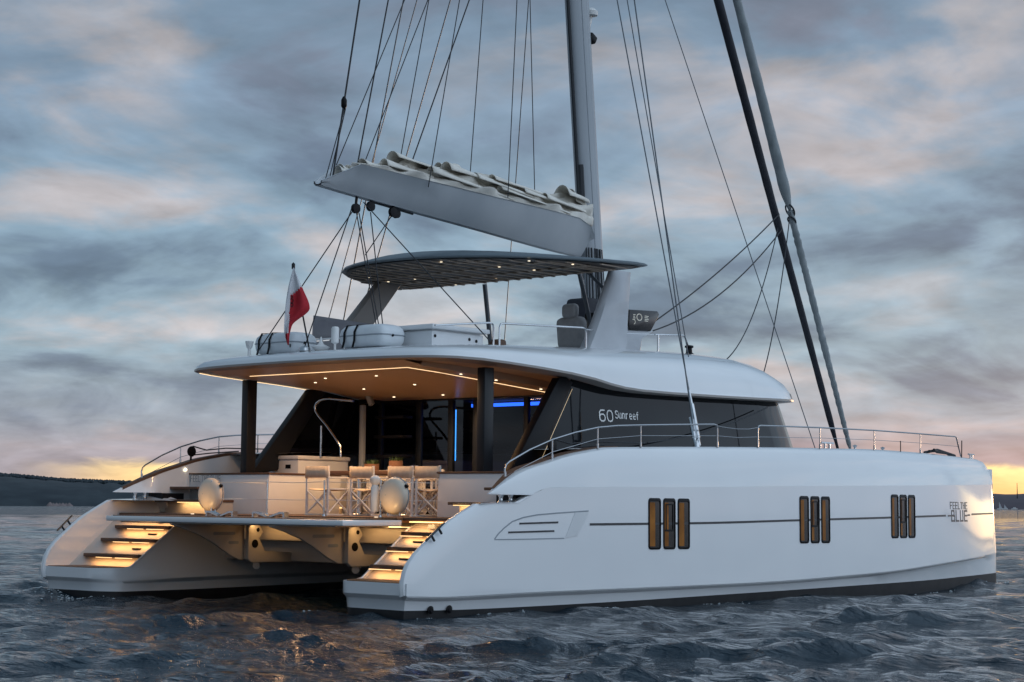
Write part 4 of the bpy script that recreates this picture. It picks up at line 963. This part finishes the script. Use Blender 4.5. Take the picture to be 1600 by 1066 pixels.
for k, (dx, dy) in enumerate(((-.40, -.15), (-.36, -.19), (-.30, -.22), (-.18, -.22), (-.05, -.20), (.05, -.2), (.14, -.19), (-.1, -.21))):
    mb.tube([(MX(5.1)+dx, dy, 4.6), (MX(5.6)+dx*.95, dy, 5.6), (MX(6.4)+dx*.8, dy*.9, 6.6)], .012+.004*(k % 3), 5)
mb.build('halyard_tail', rope, mast)
mb = MB(); mb.prism([(MX(5.5)-.62, -.28, 5.22), (MX(5.5)+.30, -.28, 5.28), (MX(5.5)+.24, -.28, 5.62), (MX(5.5)-.5, -.28, 5.62)], (0, 0, 0), (0, .56, 0), .06); mb.build('halyard_bag', sailv, mast)
mb = MB(); mb.tube([(MX(5.6)+.24+.11*math.cos(a), -.29, 5.62+.10*math.sin(a)) for a in [k*.5 for k in range(13)]], .012, 5); mb.build('line_coil', rope, mast)
mb = MB(); mb.lathe([(.0, 0), (.14, .02), (.15, .1), (.09, .16), (0, .17)], 14, (MX(11.2)+.40, 0, 11.22)); mb.tube([(MX(11.2)+.15, 0, 10.98), (MX(11.2)+.34, 0, 11.0), (MX(11.2)+.4, 0, 11.22)], .045, 6); mb.build('radar_pod', whitep, mast)
mb = MB(); mb.box((MX(10.8)+.26, -.1, 10.70), (MX(10.8)+.46, .1, 10.86), .03, Matrix.Rotation(.5, 3, 'Y')); mb.tube([(MX(10.8)+.15, 0, 10.6), (MX(10.8)+.34, 0, 10.72)], .04, 6); mb.build('deck_floodlight', blackp, mast)
# boom: a deep V trough with a raked open after end
bt = pch([2.65, 4, 6, 8.2, 8.9], [7.30, 7.25, 7.18, 7.10, 7.04]); bb_ = pch([2.04, 2.74, 5.6, 8.46, 8.9], [6.90, 6.838, 6.635, 6.435, 6.42])
mb = MB(); rows = []
for x in [2.04, 2.2, 2.42, 2.65, 3.4, 4, 4.7, 5.4, 6.2, 7, 7.8, 8.4, 8.75, 8.86]:
    zt = bt(x) if x >= 2.65 else 6.975+(x-2.04)/(2.65-2.04)*(7.30-6.975); zb = bb_(x); hh = zt-zb
    if x > 8.7: zt -= (x-8.7)*1.8
    wt = .06+.36*min(1, max(.0, (hh)/.46))
    row = [(x, -wt, zt), (x, -wt+.02, zt-.01), (x, -.6*wt-.03, zb+hh*.45), (x, -.115, zb+.05), (x, -.07, zb), (x, .07, zb), (x, .115, zb+.05), (x, .6*wt+.03, zb+hh*.45), (x, wt-.02, zt-.01), (x, wt, zt), (x, wt-.05, zt-.0), (x, .5*wt, zb+hh*.5), (x, 0, zb+.12*hh+.01), (x, -.5*wt, zb+hh*.5), (x, -wt+.05, zt-.0)]
    rows.append(row)
vv = mb.grid(rows, close_u=True); mb.face([v for v in vv[-1]][:10]); boom = mb.build('boom', boomm, boat, angle=40)
mb = MB(); mb.tube([(8.86, 0, 6.75), (9.12, 0, 6.78)], .09, 10); mb.tube([(8.8, 0, 6.52), (9.2, 0, 5.4)], .045, 8); mb.build('gooseneck', steel, boom)
mb = MB(); mb.lathe([(.035, 0), (.035, -.01), (0, -.01)], 10, (8.62, -.16, 6.66), 'y'); mb.build('boom_pin', blackp, boom)
# flaked mainsail lying in the boom
mb = MB()
ztop_s = pch([2.5, 2.7, 3.0, 3.3, 3.7, 3.9, 4.3, 5.0, 5.3, 5.8, 6.5, 7.2, 8.0, 8.35, 8.8, 9.1], [7.12, 7.28, 7.30, 7.44, 7.50, 7.66, 7.64, 7.62, 7.72, 7.68, 7.62, 7.52, 7.52, 7.6, 7.64, 7.58])
rs_ = random.Random(3)
for layer in range(7):
    yb = -.36+layer*.12; rows = []
    ph = rs_.random()*6; am = .012+.018*rs_.random()
    xs3 = lin(2.6+.25*rs_.random(), 9.02-.1*rs_.random(), 90)
    for k in range(5):
        row = []
        for x in xs3:
            e_ = bt(x)+.03; q_ = 1-(abs(layer-3)/3.6)**1.3; zt = e_+max(.03, ztop_s(x)-e_)*q_+am*.7*math.sin(x*4.1+ph)+.010*math.sin(x*9.7+ph)
            z0 = bb_(x)+.35 if x < 8.7 else 7.0
            z = z0+(zt-z0)*(k/4)
            yy = yb*(.75+.25*k/4)+.05*math.sin(x*3.3+ph+k*.8)*(k/4)+(.07*math.sin(x*7+ph) if k == 4 else 0)
            row.append((x, yy, z))
        rows.append(row)
    mb.grid(rows)
# rolled folds spilling over
def fold(x0, z0, ln, r, y0, dz, rot):
    rows = []
    for i in range(15):
        t = i/14; row = []
        for k in range(13):
            a = -1.4+4.2*k/12+rot; rr = r*(1-.55*t)*(1+.1*math.sin(5*t+k))
            row.append((x0+ln*t, y0+rr*math.cos(a)*1.1, z0+dz*t+rr*math.sin(a)))
        rows.append(row)
    mb.grid(rows)
for f_ in ((3.62, 7.52, 1.7, .17, -.16, -.12, 0), (3.3, 7.38, 1.2, .12, -.26, -.06, .4), (4.4, 7.42, 2.2, .10, -.30, -.22, .5), (6.2, 7.33, 2.0, .09, -.33, -.2, .2), (7.5, 7.35, 1.2, .11, -.28, -.12, .4), (4.2, 7.55, 2.0, .12, .05, -.1, .1), (6.6, 7.48, 1.5, .10, .08, -.1, .0), (5.6, 7.45, 1.6, .13, -.26, -.14, .2), (6.9, 7.38, 1.4, .12, -.24, -.1, .3), (4.9, 7.52, 1.5, .16, -.2, -.08, .3), (5.05, 7.60, 1.1, .13, .12, -.1, .1), (6.1, 7.50, 1.4, .12, -.22, -.08, .2), (2.95, 7.32, .7, .15, -.1, .0, .0), (2.62, 7.22, .35, .13, .1, .0, .2), (2.46, 7.18, .3, .11, -.02, .0, .3), (8.2, 7.50, .75, .21, -.12, -.05, .3), (8.55, 7.5, .5, .2, .0, -.1, .6)): fold(*f_)
ms = mb.build('furled_mainsail', sailc, boom, angle=70, weld=0)
mo = ms.modifiers.new('thick', 'SOLIDIFY'); mo.thickness = .008
mb = MB(); mb.prism([(8.78, -.17, 7.36), (9.14, -.17, 7.50), (9.1, -.17, 7.2), (8.98, -.17, 6.86), (8.86, -.17, 7.0)], (0, 0, 0), (0, .3, 0), .03); mb.build('sail_tack', sailc, boom)
# blocks under the boom
for (x, z, d) in ((2.92, 6.62, .0), (3.27, 6.70, .0), (3.78, 6.66, -.03), (3.92, 6.66, .03)):
    mb = MB(); mb.lathe([(.03, -.035), (.085, -.03), (.085, .03), (.03, .035)], 16, (x, d, z), 'y'); mb.tube([(x, d, z+.05), (x+.02, d, bb_(x)+.02)], .025, 6); mb.build('sheet_block', blackp, boom)
mb = MB(); mb.tube([(3.3, 0, 6.78), (3.6, 0, bb_(3.6)-.015), (4.3, 0, bb_(4.3)-.03)], .02, 6); mb.build('boom_line', rope, boom)
# lines: topping lifts, lazy jacks
def rig(name, pts, r, m=rope): mb = MB(); mb.tube(pts, r, 6); return mb.build(name, m, boat)
def ext(a, b, zmax):
    a, b = Vector(a), Vector(b); t = (8.3-a.x)/(b-a).x if (b-a).x > .05 else 99
    t2 = (zmax-a.z)/(b-a).z; t = min(t if t > 0 else 99, t2); return a+(b-a)*t
for (a, b, r, w_) in (((2.36, 0, 7.0), (2.92, 0, 10.24), .016, 0), ((2.62, 0, 7.42), (2.78, 0, 8.15), 0, 0), ((2.93, 0, 7.33), (3.61, 0, 10.39), .013, .0), ((2.45, 0, 7.3), (4.01, 0, 10.47), .009, .2), ((3.07, 0, 7.36), (4.6, 0, 10.6), .009, -.2), ((4.21, .3, 7.45), (4.72, .1, 10.615), .009, 0), ((4.25, 0, 7.6), (5.68, 0, 10.82), .012, 0), ((4.23, -.44, 7.12), (5.21, -.2, 10.69), .009, 0), ((6.07, .3, 7.5), (6.27, .2, 10.98), .009, 0), ((6.31, -.44, 7.2), (6.77, -.2, 11.02), .009, 0), ((7.91, .3, 7.5), (7.54, .15, 11.24), .009, 0)):
    if r == 0: continue
    rig('lazy_jack' if r < .012 else 'topping_lift', [a, ext(a, b, 23)], r)
mb = MB(); mb.lathe([(.02, 0), (.05, .05), (.05, .16), (.02, .22)], 10, (2.60, 0, 8.28)); mb.build('lift_block', blackp, boat)
rig('topping_lift', [(2.2, 0, 7.0), (2.62, 0, 8.3)], .009); rig('topping_lift', [(2.34, .03, 7.1), (2.64, 0, 8.3)], .009)
# mainsheet falls to the after roof
for a, b in (((2.82, 0, 6.6), (2.20, .45, 4.16)), ((2.86, 0, 6.58), (1.95, 1.35, 4.14)), ((2.94, 0, 6.55), (3.1, -.38, 4.55)), ((3.0, 0, 6.55), (3.12, -.42, 4.55)), ((3.27, 0, 6.6), (3.15, -.48, 4.55)), ((3.78, 0, 6.6), (3.45, .3, 5.9)), ((3.1, 0, 6.75), (3.9, -2.25, 4.3))):
    rig('main_sheet', [a, b], .010)
rig('main_sheet', [(2.45, 1.05, 4.14), (2.3, .9, 4.3)], .012)
# shrouds and stays
for s in (-1, 1):
    rig('shroud', [(6.51, s*4.6, 2.62), (7.89, 0, 18.4)], .012, wire); rig('shroud', [(6.41, s*4.6, 2.62), (7.3, s*.2, 24.4)], .013, wire); rig('shroud', [(6.2, s*4.6, 4.1), (7.7, s*.05, 20.4)], .010, wire)
    mb = MB(); d = (Vector((7.89, 0, 18.4))-Vector((6.51, s*4.6, 2.62))).normalized(); p = Vector((6.51, s*4.6, 2.62)); q = Vector((6.41, s*4.6, 2.62))
    mb.tube([p+d*.02, p+d*.14, p+d*.15, p+d*.75, p+d*.76, p+d*1.0], [.03, .03, .042, .042, .025, .02], 8); mb.tube([q+d*.02, q+d*.15, q+d*.16, q+d*.5, q+d*.52], [.03, .03, .04, .04, .02], 8); mb.lathe([(.06, -.02), (.05, .06), (.02, .1)], 10, p-Vector((.08, 0, 0))); mb.build('rigging_screw', steel, boat)
    rig('fore_shroud', [(11.0, s*4.0, 2.72), (7.93, 0, 18.0)], .010, wire)
def furl(name, p0, p1, r0, r1, m, lump, seed, zend=26):
    rr = random.Random(seed); p0, p1 = Vector(p0), Vector(p1); n = 90; pts, rad = [], []
    for k in range(n+1):
        t = k/n; p = p0.lerp(p1, t); pts.append(p)
        rad.append((r0+(r1-r0)*min(1, t*2.2))*(1+lump*math.sin(t*160+rr.random()*.6)*.5+lump*(rr.random()-.5)))
    rad[0] = .03; rad[1] = r0*.55; rad[2] = r0*.8
    mb = MB(); mb.tube(pts, rad, 12); return mb.build(name, m, boat, angle=80)
d1 = Vector((18.19-13.49, 0, 3.05-12.47)); f0 = Vector((18.24, 0, 2.95))
furl('furled_headsail', f0, f0-d1*1.9, .065, .095, sailv, .05, 2).name = 'furled_headsail'
d2 = Vector((18.74-14.21, 0, 3.07-12.62)); g0 = Vector((18.78, 0, 2.95)); 
kn = g0-d2*.555
furl('furled_gennaker', g0, kn, .05, .075, sailg, .16, 4); furl('furled_gennaker', kn, kn-d2*1.4, .125, .08, sailg, .06, 5)
mb = MB(); mb.lathe([(.06, 0), (.13, .02), (.14, .14), (.07, .2)], 14, (18.25, 0, 2.72)); mb.tube([(18.25, 0, 2.6), (18.25, 0, 2.95)], .03, 8); mb.build('furling_drum', blackp, boat)
mb = MB(); mb.box((17.5, -.15, 2.45), (19.1, .15, 2.66), .05); mb.build('bowsprit', gelm, boat)
mb = MB(); mb.tube([kn+Vector((-.10*math.cos(a), .10*math.sin(a), .13*math.cos(a))) for a in [k*.45 for k in range(14)]], .02, 6, closed=True); mb.tube([kn+Vector((.07-.09*math.cos(a), .09*math.sin(a), -.22+.07*math.cos(a))) for a in [k*.45 for k in range(14)]], .02, 6, closed=True); mb.build('sheet_turns', rope, boat)
def sag(a, b, s_, n=16):
    a, b = Vector(a), Vector(b); return [a.lerp(b, k/n)+Vector((0, 0, -s_*4*(k/n)*(1-k/n))) for k in range(n+1)]
rig('head_sheet', sag((15.65, -.12, 8.08), (9.2, -1.5, 5.05), .12), .014); rig('head_sheet', sag((15.78, -.1, 7.75), (9.15, -1.5, 4.9), .35), .014)
rig('head_sheet', sag((15.8, 0, 7.85), (10.52, -2.3, 4.42), .5), .012); rig('head_sheet', sag((16.2, -.05, 8.2), (10.4, -2.6, 3.45), 1.35, 24), .012); rig('head_sheet', sag((10.6, -3.2, 3.5), (6.4, -3.6, 2.7), .1), .012)

# ================================================================== THINGS ON THE BOAT
# life-raft canisters
def raft(loc, lab, straps):
    t = thing('life_raft', lab, 'life raft', loc, 0, 'life raft canisters on the after roof')
    mb = MB()
    rows = []
    for (z, e) in ((.02, -.12), (.04, -.05), (.10, -.01), (.17, 0), (.25, 0), (.32, -.02), (.37, -.07), (.39, -.14)):
        row = []
        for k in range(32):
            a = 2*math.pi*k/32; c, d = math.cos(a), math.sin(a)
            row.append((math.copysign(abs(c)**.35, c)*(.31+e), math.copysign(abs(d)**.28, d)*(.53+e), z))
        rows.append(row)
    vv = mb.grid(rows, close_u=True); mb.face(vv[0][::-1]); mb.face(vv[-1]); mb.build('canister', raftm, t, angle=60)
    mb = MB(); pts = []
    for k in range(48):
        a = 2*math.pi*k/48; c, d = math.cos(a), math.sin(a); pts.append((math.copysign(abs(c)**.35, c)*.313, math.copysign(abs(d)**.28, d)*.533, .21))
    mb.tube(pts, .012, 5, closed=True); mb.build('canister_seam', seam, t)
    for y in straps:
        mb = MB(); prof = [(-.36, .0), (-.325, .12), (-.322, .26), (-.25, .385), (0, .402), (.25, .385), (.322, .26), (.325, .12), (.36, 0)]
        mb.grid([[(x, y-.022, z) for x, z in prof], [(x*1.02, y-.022, z+.008) for x, z in prof], [(x*1.02, y+.022, z+.008) for x, z in prof], [(x, y+.022, z) for x, z in prof]]); mb.build('lashing_strap', blackp, t)
    mb = MB(); mb.lathe([(.025, 0), (.02, -.02), (0, -.02)], 10, (-.05, -.53, .2), 'y'); mb.build('canister_plug', blackp, t)
    return t
raft((2.62, -.76, 4.16), 'white life raft canister beside the grey locker, nearer the flag staff foot', (.32, .08))
raft((2.62, 1.37, 4.14), 'white life raft canister at the roof corner, partly behind the red and white flag', (.33, .06))
# ensign
A0 = Vector((2.2, .3, 4.16)); A1 = Vector((1.98, .50, 5.58))
ens = thing('ensign', 'red and white flag with small emblem on a raked staff at the roof edge', 'flag', A0)
mb = MB(); mb.tube([(0, 0, 0), A1-A0], .014, 8); tip = A1-A0; mb.lathe([(.0, .06), (.03, .03), (.03, -.05), (.015, -.06)], 10, tip); mb.build('flag_staff', dgrey, ens)
ru = Vector((.664, -.747, 0)); fwd = Vector((.747, .664, 0))
lb = pch([0, .25, .5, .8, 1], [0.0, -.07, -.11, -.125, -.06]); rb = pch([0, .26, .52, .75, .9, 1], [.015, .165, .29, -.005, -.045, -.05])
zv = lambda v: -.04-1.30*v
def fpt(u, v): return tip + ru*(lb(v)+(rb(v)-lb(v))*u) + Vector((0, 0, zv(v) - .0*u)) - fwd*(.03+.035*math.sin(u*9+v*3)*min(1, v*4))
def fgrid(c):
    mb = MB(); nu, nv = 22, 40
    V = [[mb.bm.verts.new(fpt(i/nu, j/nv)) for i in range(nu+1)] for j in range(nv+1)]
    for j in range(nv):
        for i in range(nu):
            u, v = (i+.5)/nu, (j+.5)/nv
            xw = lb(v)+(rb(v)-lb(v))*u
            white = (v < .24+.0) and xw < 9 or xw < (-.03-.03*v if v > .36 else .16-(v-.24)*1.6)
            if v > .86: white = xw < -.10
            if white == c: mb.face((V[j][i], V[j][i+1], V[j+1][i+1], V[j+1][i]))
    bmesh.ops.delete(mb.bm, geom=[v for v in mb.bm.verts if not v.link_faces], context='VERTS'); return mb
o = fgrid(True).build('white_band', fwhite, ens, angle=80); mo = o.modifiers.new('t', 'SOLIDIFY'); mo.thickness = .004
o = fgrid(False).build('red_band', red, ens, angle=80); mo = o.modifiers.new('t', 'SOLIDIFY'); mo.thickness = .004
mb = MB()
for k, (v, r) in enumerate(((.38, .025), (.43, .035), (.48, .03))):
    p = fpt(.25, v)-fwd*.012; mb.tube([p+ru*r*math.cos(a)*.8+Vector((0, 0, r*math.sin(a))) for a in [q*.63 for q in range(10)]], .007, 5, closed=True)
mb.build('emblem', mat('emblem_dark', (.10, .012, .02), .8), ens)
casem = vary(mat('cream_plastic', rough=.35), 3, (.70, .60, .48), (.76, .66, .54))
# lifebuoy cases on the stern rail
def buoy(y, lab, pole):
    t = thing('lifebuoy_case', lab, 'lifebuoy', (1.66, y, 1.43), 0, 'oval lifebuoy cases on the stern rail')
    mb = MB(); prof = [(0, -.085), (.10, -.083), (.20, -.07), (.255, -.045), (.285, 0), (.285, .06), (.26, .10), (.2, .12), (0, .12)]
    mb.lathe(prof, 36, (0, 0, .31), 'x')
    mb.build('case', casem, t, angle=50)
    mb = MB(); mb.tube([(.055, .288*math.cos(a), .31+.288*math.sin(a)) for a in [2*math.pi*k/40 for k in range(40)]], .010, 5, closed=True); mb.build('case_seam', seam, t)
    mb = MB()
    for k, (a, w_) in enumerate(((.10, .035), (.055, .03), (.02, .035))): mb.box((-.0835, a-w_, .318), (-.081, a, .326))
    for k, (a, w_) in enumerate(((-.01, .02), (-.04, .022), (-.075, .02))): mb.box((-.082, a-w_, .285), (-.079, a, .292))
    mb.build('printed_text', seam, t)
    for q in (-.12, .14): mb = MB(); mb.tube([(.03, q, .0), (.03, q, .08)], .012, 6); mb.build('bracket', steel, t)
    for q in (-.17, -.27):
        mb = MB(); mb.lathe([(.03, -.02), (.03, .02), (.0, .022)], 10, (.02, q, .50+.04*(q < -.2)*-1), 'x'); mb.build('latch', blackp, t)
    if pole:
        mb = MB(); mb.lathe([(.06, 0), (.065, .02), (.065, .38), (.05, .40), (.045, .42), (.08, .46), (.085, .52), (.05, .56), (0, .57)], 16, (-.02, .38, .06)); mb.build('rescue_light', whitep, t)
buoy(2.15, 'oval cream lifebuoy case in front of the port coaming lettering', False)
buoy(-2.28, 'oval cream lifebuoy case with a white canister beside it, before the stacked chairs', True)
# director chairs
def chair(loc, rz, lab, arms=True):
    t = thing('director_chair', lab, 'chair', loc, rz, 'director chairs round the cockpit table')
    w, d = .26, .23; r = .017
    for sy in (-1, 1):
        mb = MB(); mb.box((-d-.018, sy*w-.018, 0.02), (-d+.018, sy*w+.018, .83), .004); mb.box((d-.018, sy*w-.018, .02), (d+.018, sy*w+.018, .62), .004); mb.box((-d-.03, sy*w-.022, .0), (d+.05, sy*w+.022, .03), .006); mb.box((-d, sy*w-.014, .43), (d, sy*w+.014, .46), .004)
        mb.tube([(-d+.02, sy*w, .05), (d-.02, sy*w, .42)], .014, 6); mb.tube([(d-.02, sy*w, .05), (-d+.02, sy*w, .42)], .014, 6); mb.build('side_frame', whitep, t)
        mb = MB(); mb.box((-d-.03, sy*w-.03, .62), (d+.05, sy*w+.03, .645), .008); mb.build('armrest', whitep, t)
    for x in (-d, d):
        mb = MB(); mb.tube([(x, -w, .06), (x, w, .42)], .014, 6); mb.tube([(x+.03, w, .06), (x+.03, -w, .42)], .014, 6); mb.build('cross_brace', whitep, t)
    mb = MB(); rows = [[(x, y, .455-.03*(1-(y/w)**2)) for x in lin(-d+.02, d, 6)] for y in lin(-w, w, 8)]; mb.grid(rows); o = mb.build('seat', cream, t); mo = o.modifiers.new('t', 'SOLIDIFY'); mo.thickness = .012
    mb = MB(); rows = [[(-d-.035-.03*(1-(y/w)**2), y, z) for y in lin(-w-.02, w+.02, 9)] for z in (.63, .72, .82)]; mb.grid(rows); o = mb.build('back_panel', cream, t); mo = o.modifiers.new('t', 'SOLIDIFY'); mo.thickness = .016
    return t
zf = 1.409
chair((2.75, .38, zf), 0, 'cream director chair in front of the bar cabinet, nearest the stern')
chair((3.08, -.35, zf), 0, 'cream director chair behind the white canister of the lifebuoy case')
chair((3.12, -1.22, zf), 0, 'cream director chair right behind the oval lifebuoy case')
chair((3.16, -1.80, zf), 0, 'cream director chair beside the starboard coaming, under the roof post')
chair((5.0, 1.72, zf), math.pi, 'cream director chair beyond the table, beside the bar cabinet')
chair((5.05, .95, zf), math.pi, 'cream director chair beyond the table, behind the left planter')
chair((5.05, .38, zf), math.pi, 'cream director chair beyond the table, behind the right planter')
tb = thing('dining_table', 'brown teak cockpit table carrying two planters', 'table', (4.0, .3, zf))
mb = MB(); mb.box((-.48, -1.0, .70), (.48, 1.05, .77), .012); mb.build('tabletop', teakd, tb)
for y in (-.6, .6): mb = MB(); mb.lathe([(.24, 0), (.22, .03), (.06, .06), (.05, .70)], 16, (0, y, 0)); mb.build('pedestal', steel, tb)
sf = thing('sofa', 'grey sofa with round back cushions behind the starboard coaming, before the glass doors', 'sofa', (5.3, -2.35, zf))
mb = MB(); mb.box((-.3, -.62, .05), (.42, .62, .40), .06, seg=4); mb.build('seat_base', grey_up, sf)
mb = MB(); mb.box((-.28, -.6, .41), (.3, .6, .52), .05, seg=4); mb.build('seat_cushion', cream, sf)
for y in (-.42, 0, .42):
    mb = MB(); mb.lathe([(.0, .42), (.15, .43), (.19, .48), (.195, .84), (.16, .89), (0, .90)], 20, (.34, y, 0)); mb.build('back_cushion', grey_up, sf)
rp = random.Random(8)
def planter(loc, r, h, lab, nl):
    t = thing('planter', lab, 'planter', loc, 0)
    mb = MB(); mb.lathe([(r*.86, 0), (r, .01), (r, h), (r-.02, h), (r-.02, h-.03), (0, h-.03)], 18); mb.build('pot', pot, t)
    mb = MB()
    for k in range(nl):
        a = rp.random()*6.28; q = rp.random()**.5*r*.9; b = Vector((q*math.cos(a), q*math.sin(a), h-.03)); up_ = Vector((math.cos(a)*rp.uniform(0, .6), math.sin(a)*rp.uniform(0, .6), 1)).normalized()*rp.uniform(.05, .13); sd_ = Vector((-math.sin(a), math.cos(a), 0))*rp.uniform(.012, .026)
        mb.face([mb.bm.verts.new(p) for p in (b, b+up_*.5+sd_, b+up_, b+up_*.5-sd_)])
    mb.build('herbs', greens, t, weld=0)
planter((4.1, .72, zf+.771), .13, .13, 'low wooden planter with green herbs on the table, left one', 70)
planter((4.1, .12, zf+.771), .12, .18, 'taller wooden planter with short dry herbs on the table, right one', 30)
# bowl / tray
# ------------------------------------------------------------------ the boat leans a little
for o in BOAT_THINGS:
    mw = Matrix.LocRotScale(o.location, o.rotation_euler, o.scale)
    o.matrix_world = T_BOAT @ mw

# ------------------------------------------------------------------ foam where the sea laps the sterns
foamm = vary(mat('sea_foam', rough=.7), 30, (.25, .29, .31), (.50, .53, .54))
mb = MB(); rf = random.Random(12)
def foam(p0, p1, n, wid):
    for k in range(n):
        t = rf.random(); x = p0[0]+(p1[0]-p0[0])*t+rf.gauss(0, wid); y = p0[1]+(p1[1]-p0[1])*t+rf.gauss(0, wid)
        z = sea_z(x, y); r = rf.uniform(.010, .035); a = rf.random()*3.14
        c, s_ = math.cos(a), math.sin(a); base = [mb.bm.verts.new((x+r*rf.uniform(.6, 1.8)*math.cos(q)*c-r*math.sin(q)*s_*.6, y+r*rf.uniform(.6, 1.8)*math.cos(q)*s_+r*math.sin(q)*c*.6, z-.004)) for q in [i*1.047 for i in range(6)]]
        tp = mb.bm.verts.new((x, y, z+r*.45))
        for i in range(6): mb.face((base[i], base[(i+1) % 6], tp))
foam((-.35, 4.3), (-.2, 3.0), 50, .16); foam((-.6, 3.8), (-.1, 2.9), 40, .22); foam((-1.6, -1.5), (-.6, -2.7), 60, .13); foam((17.6, -4.25), (18.3, -4.0), 20, .1)
for k in range(70):
    x = rf.choice([rf.uniform(-.1, 2.2), rf.uniform(3.6, 4.6), rf.uniform(6.2, 7.4), rf.uniform(10, 18)]); foam((x, -Yo(x)+.1), (x+.1, -Yo(x)-.02), 1, .035)
o = mb.build('sea_foam', foamm, weld=0); o['kind'] = 'stuff'; o['label'] = 'white flecks of foam around the sterns'
